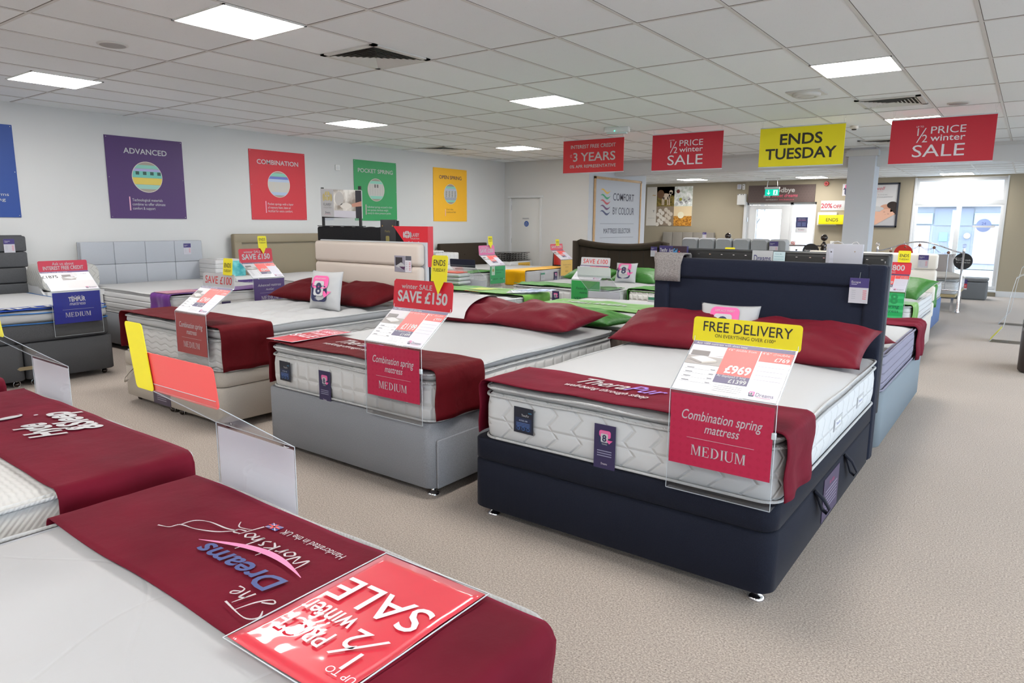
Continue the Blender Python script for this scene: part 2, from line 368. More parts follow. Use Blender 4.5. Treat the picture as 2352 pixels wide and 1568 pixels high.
# far window
b = MB(); wy = FARY+.08
wx0, wx1, wz0, wz1 = -2.19, -.53, .12, 2.52
for x in (wx0, -1.385, wx1-.06): b.box(x, x+(.06 if x != -1.385 else .09), wy, wy+.08, wz0, wz1, M_trim, .004)
for z, h_ in ((wz0, .09), (1.93, .11), (wz1-.07, .07)): b.box(wx0, wx1, wy-.003, wy+.083, z, z+h_, M_trim, .004)
b.box(wx0-.03, wx0, FARY-.01, wy+.1, .1, 2.53, M_trim); b.box(wx1, wx1+.03, FARY-.01, wy+.1, .1, 2.53, M_trim)
b.box(wx0-.02, wx1+.03, FARY-.06, wy, .09, .125, M_trim, .004)
w_ = struct(b.build('window_1'))
for i, (x0, x1, z0, z1) in enumerate(((wx0+.06,-1.385,.21,1.93),(-1.295,wx1-.06,.21,1.93),(wx0+.06,-1.385,2.04,2.45),(-1.295,wx1-.06,2.04,2.45))):
    g = MB(); g.box(x0, x1, wy+.04, wy+.045, z0, z1, M_glass); g.build('window_pane', w_)
# far door pair
b = MB(); dy = FARY+.06
def dfr(x0,x1,z0,z1,m=M_trim): b.box(x0,x1,dy,dy+.07,z0,z1,m,.004)
dfr(-5.98,-5.90,0,2.03); dfr(-4.87,-4.80,0,2.03); dfr(-4.30,-4.25,0,2.03); dfr(-5.98,-4.25,1.97,2.03)
b.box(-5.99,-5.93,FARY-.03,dy,0,2.05,M_trim)
d = struct(b.build('door_1'))
b = MB(); dfr(-5.90,-5.70,.02,1.965); dfr(-5.08,-4.87,.02,1.965) ; dfr(-5.70,-5.08,1.86,1.965); dfr(-5.70,-5.08,.02,.25); b.build('door_leaf', d)
b = MB(); b.box(-5.70,-5.08,dy+.03,dy+.035,.25,1.86,M_glass); b.box(-4.80,-4.30,dy+.03,dy+.035,.05,1.97,M_glass); b.build('door_glass', d)
b = MB(); b.tube([(-5.91,dy-.01,1.55),(-5.91,dy-.01,1.66)], .012, M_chrome); b.build('hinge', d)
# white office door
b = MB(); b.box(-9.06,-8.30,12.14,12.18,0,2.0,mat('door_white',(206,206,204),.5,keep=True),.003); d = struct(b.build('door_2'))
b = MB(); b.box(-9.10,-9.06,12.10,12.2,0,2.04,M_trim); b.box(-8.30,-8.26,12.10,12.2,0,2.04,M_trim); b.box(-9.13,-8.23,12.085,12.2,2.0,2.045,M_trim); b.build('door_frame', d)
b = MB()
for z in (.25, 1.05, 1.75): b.box(-9.065,-9.05,12.128,12.142,z,z+.1,M_chrome)
b.build('hinge', d)
# outside
M_pave = mat('paving', (176,176,176), .8, keep=True, mottled=(3, .95, 1.03)); M_shopw = mat('shop_render', (154,157,165), .8, keep=True)
b = MB(); b.box(-30, 30, FARY+.3, 60, -.12, -.02, M_pave); b.box(RX+.3, 40, -30, FARY+.3, -.12, -.02, M_pave)
tag(b.build('pavement'), 'pale paved street outside the shop window', 'pavement'); bpy.data.objects['pavement']['kind'] = 'structure'
t = thing('shop_building', 'pale blue grey shopfront across the street seen through the window', 'building', (-1.2, 29, 0))
b = MB(); b.box(-3.6, 5, 0, 4, 0, 6, M_shopw)
for k in range(34): b.box(-3.6, 5, -.02, 0, 3.4+k*.075, 3.43+k*.075, mat('render_line',(158,161,170),.8,keep=True))
b.build('wall', t)
b = MB(); b.box(-3.5,-1.7,-.1,-.02,1.55,1.93,mat('teal_fascia',(150,186,186),.6,keep=True)); b.build('fascia_sign', t)
b = MB(); b.box(-.46,.75,-.1,-.02,1.55,1.93,mat('teal_fascia')); b.build('fascia_sign', t)
b = MB(); b.box(-3.6,5,-.35,0,2.15,2.25,mat('gutter_pale',(190,192,198),.6,keep=True)); b.build('gutter', t)
b = MB(); b.box(-1.65,-.5,-.04,0,.2,1.45,mat('shop_glass',(126,132,148),.2,keep=True)); b.box(-1.65,-.5,-.05,0,1.5,2.1,mat('shop_glass')); b.build('shop_window', t)
b = MB(); b.box(-3.5,-1.75,-.04,0,.2,1.5,mat('brick_pale',(158,150,156),.8,keep=True)); b.box(-.42,.7,-.04,0,.2,1.5,mat('brick_pale')); b.build('wall_panel', t)
b = MB(); b.box(-3.2,-2.8,-.07,-.04,1.0,1.25,WHITE); b.build('window_bill', t)
b = MB(); b.box(-1.45,-1.2,-.07,-.04,.95,1.25,C(120,200,150)); b.build('window_bill', t)
b = MB(); b.box(-1.15,-.95,-.07,-.04,.8,.95,C(150,220,140)); b.build('window_bill', t)
b = MB(); b.sphere((-.62,-.1,1.15),.10,C(226,214,170),10); b.build('shop_lamp', t)
for x in (-.95, 1.05): b = MB(); b.lathe([(.07,0),(.07,.15),(.05,.2),(.05,2.0)], M_shopw, (x,-1.6,0)); b.build('bollard', t)
b = MB()
rt = random.Random(3)
def branch(p, d, L, r, n):
    q = p + d*L; b.tube([p, p+d*L*.5+Vector((rt.uniform(-.03,.03),0,0)), q], [r, r*.85, r*.65], mat('bark',(120,118,118),.9), 5)
    if n > 0:
        for _ in range(3):
            e = (d + Vector((rt.uniform(-.8,.8), rt.uniform(-.5,.5), rt.uniform(-.1,.6)))).normalized(); branch(q, e, L*.72, r*.55, n-1)
branch(Vector((0,0,0)), Vector((0,0,1)), 1.5, .06, 5)
tag(b.build('bare_tree'), 'bare winter tree outside the glass entrance door', 'tree', loc=(-9.6, 30.5, 0))
b = MB(); b.lathe([(.09,0),(.06,3.5),(.05,7)], M_shopw, (0,0,0)); tag(b.build('lamp_post'), 'tall slim pole outside the glass entrance door', 'pole', loc=(-8.3, 27, -.02))
b = MB(); b.box(0,9,0,3,0,1.1,mat('hedge_wall',(182,182,186),.9,keep=True)); tag(b.build('low_building'), 'long low pale wall outside beyond the entrance door', 'wall', loc=(-14,33,0))
# ------------------------------------------------------------------ ceiling fittings
E_panel = emis('light_diffuser', (255,252,247), LIGHT_STRENGTH)
def ceiling_light(x, y, z, label, group='square ceiling light panels', s=.6):
    t = thing('ceiling_light', label, 'ceiling light', (x, y, z), 0, group)
    h = s/2; b = MB()
    for a in ((-h,-h+.014,-h,h),(h-.014,h,-h,h),(-h,h,-h,-h+.014),(-h,h,h-.014,h)): b.box(a[0],a[1],a[2],a[3],-.009,-.001,M_plast)
    b.build('light_frame', t)
    b = MB(); b.box(-h+.014,h-.014,-h+.014,h-.014,-.007,-.002,E_panel); b.build('diffuser', t)
for x, y, l in ((-4.3,2.78,'largest glowing square ceiling panel, above the red sale signs at top left'),
                (-7.45,2.86,'glowing ceiling panel at far left above the purple ADVANCED poster'),
                (-7.33,6.38,'glowing ceiling panel above the green POCKET SPRING poster'),
                (-4.3,6.38,'glowing ceiling panel in the middle of the ceiling, left of the emergency light'),
                (-7.3,9.98,'small glowing ceiling panel nearest the corner by the white door'),
                (-1.3,6.45,'glowing ceiling panel at upper right above the yellow ENDS TUESDAY banner'),
                (-1.3,9.98,'glowing ceiling panel partly hidden by the rightmost red sale banner'),
                (-4.3,9.98,'glowing ceiling panel hidden behind the red half price banner left of the yellow one')):
    ceiling_light(x, y, CEIL, l)
for x, y in ((-1.3,2.78),(1.7,2.78),(1.7,6.38),(1.7,9.98),(-7.3,-.8),(-4.3,-.8),(-1.3,-.8),(1.7,-.8),(-7.3,-3.5),(-4.3,-3.5),(-1.3,-3.5),(1.7,-3.5)):
    ceiling_light(x, y, CEIL, 'square ceiling light panel outside the photo', 'ceiling panels outside the view')
for x, y, l in ((-6.85,16.6,'thin glowing far panel above the lamb and cotton pictures'),(-4.2,13.85,'far glowing panel just under the yellow ENDS TUESDAY banner'),
                (-4.2,17.15,'far glowing panel over the brown goodbye banner and red alarm bell'),(-1.4,17.45,'far glowing panel above the big shop window')):
    ceiling_light(x, y, FCEIL, l)
M_vd = mat('vent_shadow', (70,68,64), .8); M_vent = mat('vent_white', (206,205,200), .5, keep=True)
def vent(x, y, label, cone=True):
    t = thing('ceiling_vent', label, 'ceiling vent', (x,y,CEIL), 0, 'square ceiling air vents'); b = MB()
    for a in ((-.3,-.255,-.3,.3),(.255,.3,-.3,.3),(-.3,.3,-.3,-.255),(-.3,.3,.255,.3)): b.box(a[0],a[1],a[2],a[3],-.012,-.001,M_vent)
    b.build('vent_frame', t)
    b = MB(); b.box(-.255,.255,-.255,.255,-.003,-.001,M_vd); b.build('vent_opening', t)
    b = MB()
    for k in range(7):
        r0 = .25-.035*k; r1 = r0-.022
        o_ = [(-r0,-r0,-.016),(r0,-r0,-.016),(r0,r0,-.016),(-r0,r0,-.016)]; i_ = [(-r1,-r1,-.005),(r1,-r1,-.005),(r1,r1,-.005),(-r1,r1,-.005)]
        b.add(o_+i_, [(j,(j+1)%4,4+(j+1)%4,4+j) for j in range(4)], M_vent)
    b.build('vent_louvres', t)
vent(-4.28,3.94,'large square louvred ceiling vent right of the biggest light panel')
vent(-1.33,8.40,'louvred ceiling vent between the yellow banner and the rightmost red banner')
vent(-8.47,9.30,'small shadowed ceiling vent near the left wall above the yellow poster')
vent(-2.0,12.2,'far louvred ceiling vent left of the rightmost red banner above the column')
def speaker(x,y,label,r=.09,dk=(176,174,172)):
    t = thing('ceiling_speaker', label, 'ceiling speaker', (x,y,CEIL), 0, 'round ceiling speakers')
    b = MB(); b.lathe([(r+.015,-.001),(r+.015,-.006),(r+.004,-.010)], M_vent, n=28); b.build('bezel', t)
    b = MB(); b.lathe([(r,-.009),(r*.9,-.013),(.01,-.015)], mat('speaker_mesh',dk,.8), n=28); b.build('grille', t)
speaker(-5.6,2.56,'round flush ceiling speaker left of the biggest light panel'); speaker(-.77,8.87,'faint round ceiling speaker above the rightmost red banner')
t = thing('air_diffuser','round white ceiling valve on a square plate left of the upper right light','air diffuser',(-1.92,7.39,CEIL))
b = MB(); b.box(-.16,.16,-.16,.16,-.012,0,M_vent,.003); b.build('plate',t)
b = MB(); b.lathe([(.13,-.01),(.13,-.03),(.10,-.045),(.09,-.03)],M_vent); b.lathe([(.08,-.012),(.07,-.04),(.01,-.045)],M_vent); b.build('valve',t)
t = thing('smoke_detector','small white smoke detector right of the yellow banner','smoke detector',(-2.01,10.14,CEIL))
b = MB(); b.lathe([(.05,0),(.055,-.02),(.05,-.035),(.02,-.04)],M_plast); b.build('housing',t)
b = MB(); b.lathe([(.03,-.04),(.028,-.052),(.005,-.055)],M_vd); b.build('sensor',t)
t = thing('emergency_light','white box emergency light with a green lamp above the leftmost red banner','emergency light',(-4.63,8.56,CEIL),.25)
b = MB(); b.box(-.17,.17,-.05,.05,-.07,0,M_plast,.012); b.build('housing',t)
b = MB(); b.box(-.14,.14,-.04,.04,-.09,-.068,mat('clear_lens',(200,215,212),.2),.008); b.build('lens',t)
b = MB(); b.sphere((-.02,-.054,-.055),.006,emis('led_green',(40,255,170),4)); b.build('indicator',t)
# ------------------------------------------------------------------ hanging banners
def banner(x, y, w, h, ztop, m, label, draw, rz=0.):
    t = thing('hanging_banner', label, 'banner', (x, y, ztop), rz, 'sale banners hung from the ceiling')
    b = MB(); b.frame((-w/2, -.002, -h), (1,0,0), (0,0,1), .0012); b.box(-w/2,w/2,-.002,.002,-h,0,m); draw(b, w, h); b.build('banner_sheet', t)
    for z, nm in ((-.008,'top_rail'),(-h-.004,'bottom_rail')): b = MB(); b.box(-w/2,w/2,-.006,.006,z,z+.012,M_acre,.002); b.build(nm, t)
    for sx in (-1,1):
        b = MB(); xx = sx*(w/2-.02); b.tube([(xx,0,-.02),(xx-.01,0,CEIL-ztop)],.0012,M_chrome,5); b.tube([(xx,0,-.02),(xx+.012,0,CEIL-ztop)],.0012,M_chrome,5); b.build('hanging_wire', t)
def d_half(b, w, h, tx=C(226,222,228)):
    k = h/.49; b.text('UP TO', w*.29, h*.80, .018*k, tx, 'c'); b.text('1', w*.275, h*.62, .085*k, tx); b.text('2', w*.345, h*.47, .085*k, tx)
    b.poly([(w*.265,h*.47),(w*.275,h*.465),(w*.355,h*.78),(w*.345,h*.785)], tx, 2)
    b.text('PRICE', w*.40, h*.65, .080*k, tx, 'l', w=w*.33); b.text('winter', w*.40, h*.49, .070*k, tx, 'l', w=w*.33, bold=.008); b.text('SALE', w*.235, h*.15, .135*k, tx, 'l', w=w*.50)
M_redb = mat('banner_red',(196,22,48),.5); M_yelb = mat('banner_yellow',(244,228,6),.5); M_redb2 = mat('banner_bright_red',(206,34,42),.5)
def d_3y(b,w,h):
    tx = C(232,226,224); b.text('INTEREST FREE CREDIT', w*.5, h*.74, .052, tx, w=w*.74, bold=.01); b.text('UP', w*.135,h*.53,.018,tx); b.text('TO', w*.135,h*.48,.018,tx)
    b.text('3', w*.21, h*.36, .128, tx, bold=.012, sx=1.1); b.text('YEARS', w*.30, h*.36, .125, tx, 'l', w=w*.57, bold=.012); b.text('0% APR REPRESENTATIVE', w*.5, h*.16, .045, tx, w=w*.76, bold=.01)
def d_ends(b,w,h): b.text('ENDS', w*.5, h*.56, .13, BLACKT, bold=.02, w=w*.50); b.text('TUESDAY', w*.5, h*.2, .13, BLACKT, bold=.02, w=w*.84)
banner(-5.31, 9.1, 1.02, .485, 2.70, M_redb2, 'red banner reading INTEREST FREE CREDIT 3 YEARS, leftmost banner', d_3y)
banner(-3.86, 9.1, 1.0, .49, 2.69, M_redb, 'smaller red half price winter sale banner between two other banners', d_half)
banner(-2.39, 9.1, .99, .48, 2.67, M_yelb, 'yellow hanging banner reading ENDS TUESDAY', d_ends)
banner(-.92, 9.1, .99, .49, 2.655, M_redb, 'rightmost and largest looking red half price winter sale banner', d_half)
# ------------------------------------------------------------------ posters on the left wall
M_taupebg = C(160,150,136)
def circle_art(b, cx, cy, r, kind):
    b.disc(cx, cy, r*1.04, C(214,200,190), 1, 40); b.disc(cx, cy, r, M_taupebg, 2, 40)
    def band(y0, y1, m, l=3):    # horizontal slice of the disc
        pts = []; n = 8
        for k in range(n+1):
            yy = y0+(y1-y0)*k/n; xx = math.sqrt(max(0, 1-yy*yy)); pts.append((cx+r*xx, cy+r*yy))
        for k in range(n, -1, -1):
            yy = y0+(y1-y0)*k/n; xx = math.sqrt(max(0, 1-yy*yy)); pts.append((cx-r*xx, cy+r*yy))
        b.poly(pts, m, l)
    if kind == 'adv':
        band(-.8,-.52,C(150,200,186)); band(-.5,-.06,C(222,196,84)); band(-.04,.38,C(112,192,178)); band(.38,.55,C(168,164,208)); band(.57,.8,C(132,196,180))
        for k in range(4): b.rect(cx-.78*r+k*.5*r*.98, cy+.14*r, .24*r, .22*r, C(40,84,72), 4)
    elif kind == 'com':
        band(.62,.86,C(130,196,176)); band(.40,.60,C(108,118,190)); band(.18,.40,C(176,190,214)); band(-.62,.18,C(196,190,180)); band(-.86,-.62,C(170,186,214))
        for k in (-.68,-.22,.24,.70): b.rr(cx+(k-.2)*r, cy-.6*r, .4*r if abs(k) < .5 else .3*r, .72*r, .05*r, C(238,234,226), 4)
    elif kind == 'pocket':
        band(.55,.8,C(140,206,186)); band(-.55,.55,C(206,202,196)); band(-.82,-.55,C(140,206,186))
        for k in range(6): b.rr(cx+(-.88+.31*k)*r, cy-.5*r, .24*r, (1.0 if k not in (2,3) else .65)*r, .04*r, C(240,236,230), 4)
        for k in (2,3): b.rect(cx+(-.86+.31*k)*r, cy+.2*r, .2*r, .3*r, C(110,106,104), 5)
    else:
        band(.58,.78,C(140,206,186)); band(.35,.58,C(176,186,206)); band(-.35,.35,C(236,236,234)); band(-.62,-.35,C(160,164,180)); band(-.82,-.62,C(140,206,186))
        for k in range(4):
            for j in range(6): b.poly([(cx+(-.82+.46*k)*r,cy+(-.32+.11*j)*r),(cx+(-.55+.46*k)*r,cy+(-.27+.11*j)*r),(cx+(-.55+.46*k)*r,cy+(-.23+.11*j)*r),(cx+(-.82+.46*k)*r,cy+(-.28+.11*j)*r)], C(70,66,66), 5)
def poster(y0, y1, z0, z1, m, label, title, art, lines, tcol=WHITE, bcol=None, small=False):
    t = thing('wall_poster', label, 'poster', (WX+.004, y0, z0), 0, 'square mattress type posters on the left wall'); w = y1-y0; h = z1-z0
    b = MB(); b.box(0,.006,0,w,0,h,m); b.frame((.006,0,0),(0,1,0),(0,0,1),.0012)
    if title: b.text(title, w*.5, h*.80, .068, tcol, w=w*{8:.56,11:.74}.get(len(title),.72 if len(title) < 13 else .82)*(1 if not small else .9), bold=.012)
    if art: circle_art(b, w*.5, h*.52, h*.185, art)
    if lines:
        x = w*.27 if not small else w*.36; b.rect(x-.025, h*.10, .014, h*.17 if len(lines) == 3 else h*.13, C(226,170,190), 2)
        for i, s_ in enumerate(lines): b.text(s_, x+.012, h*(.215-.052*i), .036, bcol or tcol, 'l', w=.0155*len(s_)*1.08)
    b.build('printed_panel', t)
    b = MB()
    for yy in (.02, w-.02):
        for zz in (.02, h*.5, h-.02): b.sphere((.009, yy, zz), .006, M_chrome, 6)
    b.build('fixing_screw', t)
PZ0, PZ1 = 1.497, 2.506
M_pp = mat('poster_purple',(72,38,98),.5); M_pr = mat('poster_red',(200,46,58),.5); M_pg = mat('poster_green',(44,154,88),.5); M_py = mat('poster_yellow',(244,184,36),.5); M_pb = mat('poster_blue',(28,66,142),.5)
t = thing('wall_poster','royal blue wall poster cut off by the left edge of the photo','poster',(WX+.004, 2.06, PZ0),0,'square mattress type posters on the left wall')
b = MB(); b.box(0,.006,0,1.0,0,1.01,M_pb); b.frame((.006,0,0),(0,1,0),(0,0,1),.0012)
b.text('foam that conforms', .90, .235, .036, WHITE, 'r', w=.55); b.text('body, relieving', .865, .18, .036, WHITE, 'r', w=.50); b.build('printed_panel', t)
b = MB()
for zz in (.02,.5,.99): b.sphere((.009,.98,zz),.006,M_chrome,6)
b.build('fixing_screw', t)
poster(4.02,4.995,PZ0,PZ1,M_pp,'purple wall poster titled ADVANCED with a foam layer photo','ADVANCED','adv',('Technological materials','combine to offer ultimate','comfort & support'))
poster(5.985,6.955,PZ0,PZ1+.003,M_pr,'red wall poster titled COMBINATION','COMBINATION','com',('Pocket springs with a layer','of memory foam, latex or','ActiGel for extra comfort.'))
poster(7.935,8.91,PZ0,PZ1,M_pg,'green wall poster titled POCKET SPRING','POCKET SPRING','pocket',('Individual springs encased in their','own pockets distribute weight','evenly & relieve pressure points.'),)
poster(9.87,10.85,PZ0,PZ1,M_py,'yellow wall poster titled OPEN SPRING','OPEN SPRING','open',('Great value,','traditional feel.'),tcol=C(70,64,84),bcol=C(150,120,60),small=True)
t = thing('wall_switch','small white square sensor on the wall left of the green poster','wall sensor',(WX,7.55,2.30))
b = MB(); b.box(0,.02,0,.09,0,.09,M_plast,.006); b.build('plate',t); b = MB(); b.box(.02,.024,.02,.07,.02,.07,M_trim,.002); b.build('button',t)
# door stickers
b = MB(); b.box(-.09,.09,0,.002,-.015,.015,WHITE); b.frame((0,0,0),(1,0,0),(0,0,1),.001); b.text('PRIVATE',0,-.009,.018,GREYT,w=.13)
tag(b.build('door_sign'),'small PRIVATE name strip on the white office door','sign',loc=(-8.68,12.135,1.57))
b = MB(); b.frame((0,0,0),(1,0,0),(0,0,1),.001); b.disc(0,0,.06,C(40,84,160),1); b.text('FIRE',0,.015,.02,WHITE); b.text('DOOR',0,-.012,.02,WHITE); b.text('SHUT',0,-.04,.02,WHITE)
tag(b.build('door_sticker'),'round blue fire door sticker on the white office door','sticker',loc=(-8.66,12.137,1.46))
# fire extinguisher
t = thing('fire_extinguisher','red fire extinguisher on the wall right of the white door','fire extinguisher',(-7.75,11.98,.0))
b = MB(); b.lathe([(.07,.42),(.085,.44),(.085,.85),(.06,.92),(.025,.95)],mat('extinguisher_red',(186,40,30),.3)); b.build('cylinder',t)
b = MB(); b.lathe([(.0865,.5),(.0865,.64)],C(30,26,28)); b.frame((0,-.088,.55),(1,0,0),(0,0,1)); b.text('CO2',0,0,.04,WHITE); b.build('label_band',t)
b = MB(); b.tube([(0,0,.95),(0,0,1.0),(.07,0,1.03)],.012,M_black); b.tube([(-.02,0,.98),(-.1,0,.9),(-.1,-.02,.6)],.012,M_black); b.build('valve_and_hose',t)
b = MB(); b.box(-.03,.03,.08,.14,.45,.9,M_chrome); b.build('wall_bracket',t)
# ------------------------------------------------------------------ selector board
t = thing('notice_board','tall oak framed white mattress selector board with five coloured waves','board',(-7.12,12.28,.35))
bw, bh = 2.07, 2.06; b = MB()
for a in ((0,.05,0,bh),(bw-.05,bw,0,bh),(0,bw,0,.05),(0,bw,bh-.05,bh)): b.box(0,.03,a[0],a[1],a[2],a[3],M_oak,.004)
b.build('frame', t)
b = MB(); b.box(0,.015,.05,bw-.05,.05,bh-.05,C(226,230,238)); b.frame((.015,0,0),(0,1,0),(0,0,1),.0015)
dkt = C(62,62,80)
for i, m in enumerate((C(228,184,82),C(60,160,108),C(196,76,84),C(110,70,110),C(64,72,108))):
    y = bh*.865-i*.108; n = 14; top = []; bot = []
    for k in range(n+1):
        u = k/n; xx = .25+.42*u; w_ = .045*math.sin(PI*u)+.003; yy = y+.035*math.sin(2*PI*u+.5); top.append((xx,yy+w_*.5)); bot.append((xx,yy-w_*.5))
    for k in range(n): b.poly([bot[k],bot[k+1],top[k+1],top[k]], m, 1)
b.text('COMFORT', .78, bh*.78, .155, dkt, 'l', w=.95, bold=.006); b.text('BY COLOUR', .78, bh*.64, .155, dkt, 'l', w=.97)
b.rect(.26, bh*.545, 1.5, .007, GREYT); b.rect(.26, bh*.405, 1.5, .007, GREYT)
b.text('MATTRESS SELECTOR', bw*.49, bh*.45, .105, dkt, w=1.2); b.text('Choose your mattress type', bw*.49, bh*.265, .07, dkt, w=1.02); b.text('using our colour coding system.', bw*.49, bh*.185, .07, dkt, w=1.22)
b.build('printed_panel', t)
# ------------------------------------------------------------------ far wall items
fy = FARY-.004
t = thing('photo_panel','white panel with four square photos of a lamb, cotton, wool balls and sunrise','picture',(-8.72,fy,1.43)); b = MB(); PW=1.33; PH=1.05
b.box(0,PW,-.01,0,0,PH,C(232,226,216)); b.frame((0,-.01,0),(1,0,0),(0,0,1),.0015)
x1 = .30; cw = (PW-x1)/2; ch = PH/2
def nmat(name, cols, sc):
    if name in MATS: return MATS[name]
    m = bpy.data.materials.new(name); m.use_nodes = True; MATS[name] = m; nt = m.node_tree; bb = nt.nodes['Principled BSDF']; tc = nt.nodes.new('ShaderNodeTexCoord')
    n = nt.nodes.new('ShaderNodeTexNoise'); n.inputs['Scale'].default_value = sc; n.inputs['Detail'].default_value = 5; r = nt.nodes.new('ShaderNodeValToRGB')
    r.color_ramp.elements[0].position = .38; r.color_ramp.elements[0].color = (*lin(cols[0]),1); r.color_ramp.elements[1].position = .62; r.color_ramp.elements[1].color = (*lin(cols[1]),1)
    nt.links.new(tc.outputs['Object'], n.inputs[0]); nt.links.new(n.outputs['Fac'], r.inputs[0]); nt.links.new(r.outputs[0], bb.inputs['Base Color']); return m
b.rect(x1, ch, cw, ch, nmat('meadow_print',((92,80,30),(150,128,60)),18), 1); b.rect(x1, ch+ch*.55, cw, ch*.45, nmat('sunset_print',((196,130,50),(236,180,90)),6), 1)
lam = C(226,206,184)
b.disc(x1+cw*.52,ch+ch*.50,cw*.25,lam,2,ry=ch*.16); b.disc(x1+cw*.80,ch+ch*.72,cw*.10,lam,2,ry=ch*.10); b.poly([(x1+cw*.66,ch+ch*.5),(x1+cw*.78,ch+ch*.5),(x1+cw*.86,ch+ch*.72),(x1+cw*.72,ch+ch*.72)],lam,2)
for q in (.30,.38,.60,.70): b.rect(x1+cw*q,ch+ch*.06,cw*.055,ch*.42,lam,2)
b.disc(x1+cw*.22,ch+ch*.62,cw*.2,C(120,84,56),3,ry=ch*.22)
b.rect(x1+cw, ch, cw, ch, nmat('cotton_print',((196,204,190),(250,250,248)),9), 1)
for q in range(9): b.disc(x1+cw*(1.15+.09*q),ch+ch*(.12+.3*((q*37)%10)/10),.045,C(250,250,248),2)
b.disc(x1+cw*1.2,ch+ch*.75,.05,C(120,60,50),2); b.disc(x1+cw*1.35,ch+ch*.35,.04,C(170,170,60),3)
b.rect(x1, 0, cw, ch, C(150,132,112), 1)
for q in range(16): b.disc(x1+.04+(q*53 % 100)/100*(cw-.1),.04+(q*31 % 100)/100*(ch-.1),.055,C(222,210,194) if q%2 else C(236,228,216),2+q%3,18)
b.rect(x1+cw, 0, cw, ch, nmat('field_print',((150,92,24),(224,160,60)),26), 1); b.rect(x1+cw, ch*.5, cw, ch*.5, C(246,222,178), 2); b.disc(x1+cw*1.4,ch*.55,.09,C(255,246,214),3)
b.text('Y', .22, .36, .07, INK); b.text('~', .22, .78, .12, C(214,180,120), bold=.02); b.text('naturally grown', .26, .2, .018, GREYT, 'r', w=.2)
b.build('printed_panel', t)
def wallbox(name,label,cat,x,z,w,h,d,m=M_plast): o = MB(); return o
t = thing('fascia_sign','brown sign reading Goodbye and sweet dreams above the glass door','sign',(-5.90,fy,2.03)); b = MB(); SW, SH = 1.60, .42
b.box(0,SW,-.03,0,0,SH,mat('sign_brown',(86,70,66),.6)); b.frame((0,-.03,0),(1,0,0),(0,0,1),.0015)
dot = C(74,60,57)
for i in range(22):
    for j in range(6):
        if abs(i-10.5) > 5: b.disc(.05+i*.072+(j%2)*.036,.04+j*.066,.011,dot,1,8)
b.text('Goodbye', SW*.50, SH*.58, .115, C(240,236,232), w=.66, bold=.02); b.text('and', SW*.29, SH*.30, .085, C(240,236,232), w=.16, bold=.02)
b.text('sweet dreams', SW*.56, SH*.30, .085, C(226,92,120), w=.60, shear=.25); b.text('SHOP ONLINE 24/7 AT', SW*.46, SH*.12, .026, C(240,236,232), 'r', w=.29); b.text('www.dreams.co.uk', SW*.48, SH*.12, .035, C(226,92,120), 'l', w=.36)
b.build('printed_panel', t)
t = thing('exit_sign','glowing green exit sign with arrow hanging in front of the goodbye sign','exit sign',(-5.0,16.9,2.30)); k_ = 1
b = MB(); b.box(-.17,.17,-.02,.02,0,.05,M_plast,.004); b.build('housing',t); b = MB(); b.box(-.17,.17,-.03,.03,.23,.26,M_plast,.004); b.build('ceiling_plate',t)
for sx in (-1,1): b = MB(); b.tube([(sx*.12,0,.05),(sx*.1,0,.24)],.003,M_chrome,6); b.build('hanging_wire',t)
b = MB(); b.box(-.16,.16,-.004,.004,-.15,0,emis('exit_green',(20,190,160),1.1)); b.frame((0,-.004,-.15),(1,0,0),(0,0,1),.0015)
ew = emis('exit_white',(210,250,240),1.0); b.rect(-.085,.05,.016,.08,ew); b.poly([(-.077,.02),(-.04,.065),(-.05,.075),(-.077,.045),(-.104,.075),(-.114,.065)],ew,1)
b.rect(.03,.015,.10,.115,ew); b.disc(.085,.105,.011,emis('exit_green',(20,190,160),1.1),2); b.poly([(.065,.05),(.09,.045),(.095,.095),(.07,.095)],emis('exit_green',(0,0,0),1),2); b.poly([(.05,.02),(.062,.02),(.08,.05),(.068,.055)],MATS['exit_green'],2); b.poly([(.082,.05),(.095,.05),(.112,.03),(.1,.022)],MATS['exit_green'],2); b.build('lit_panel',t)
t = thing('alarm_sounder','round red fire alarm sounder high on the taupe wall','alarm',(-4.06,fy,2.455)); ax = Matrix.Rotation(PI/2,3,'X')
b = MB(); b.lathe([(.055,0),(.055,.04),(.045,.06)],mat('alarm_red',(196,44,40),.35),axis=ax); b.build('housing',t); b = MB(); b.lathe([(.03,.06),(.028,.075),(.01,.08)],mat('alarm_dark',(140,24,26),.4),axis=ax); b.build('horn',t)
def box_thing(name,label,cat,x,z,w,h,d,m,part,extra=None,y=None):
    t = thing(name,label,cat,(x,fy if y is None else y,z)); b = MB(); b.box(-w/2,w/2,-d,0,-h/2,h/2,m,.005); b.frame((0,-d-.0005,0),(1,0,0),(0,0,1),.0015)
    b.build(part,t)
    if extra: b = MB(); b.frame((0,-d-.0005,0),(1,0,0),(0,0,1),.0015); extra(b); b.build(extra.__name__,t)
    return t
def face_plate(b): b.rect(-.04,-.05,.08,.1,C(180,182,196))
def sensor_window(b): b.disc(0,.03,.015,C(120,110,104)); b.disc(0,-.03,.012,C(120,110,104))
def screw_holes(b):
    for x in (-.08,.0,.05): b.disc(x,.12,.012,C(60,40,40))
box_thing('motion_sensor','pale square wall box left of the brown goodbye sign','wall box',-6.14,2.43,.10,.12,.05,M_plast,'housing',face_plate)
box_thing('door_chime','narrow white sensor beside the pale square wall box','sensor',-6.03,2.425,.06,.14,.05,M_plast,'housing',sensor_window)
box_thing('control_box','white rectangular control box by the upper left corner of the glass door','control box',-6.05,2.11,.20,.27,.12,M_plast,'housing',screw_holes)
def heater_grille(b): b.rect(-.18,.04,.36,.02,C(200,198,190))
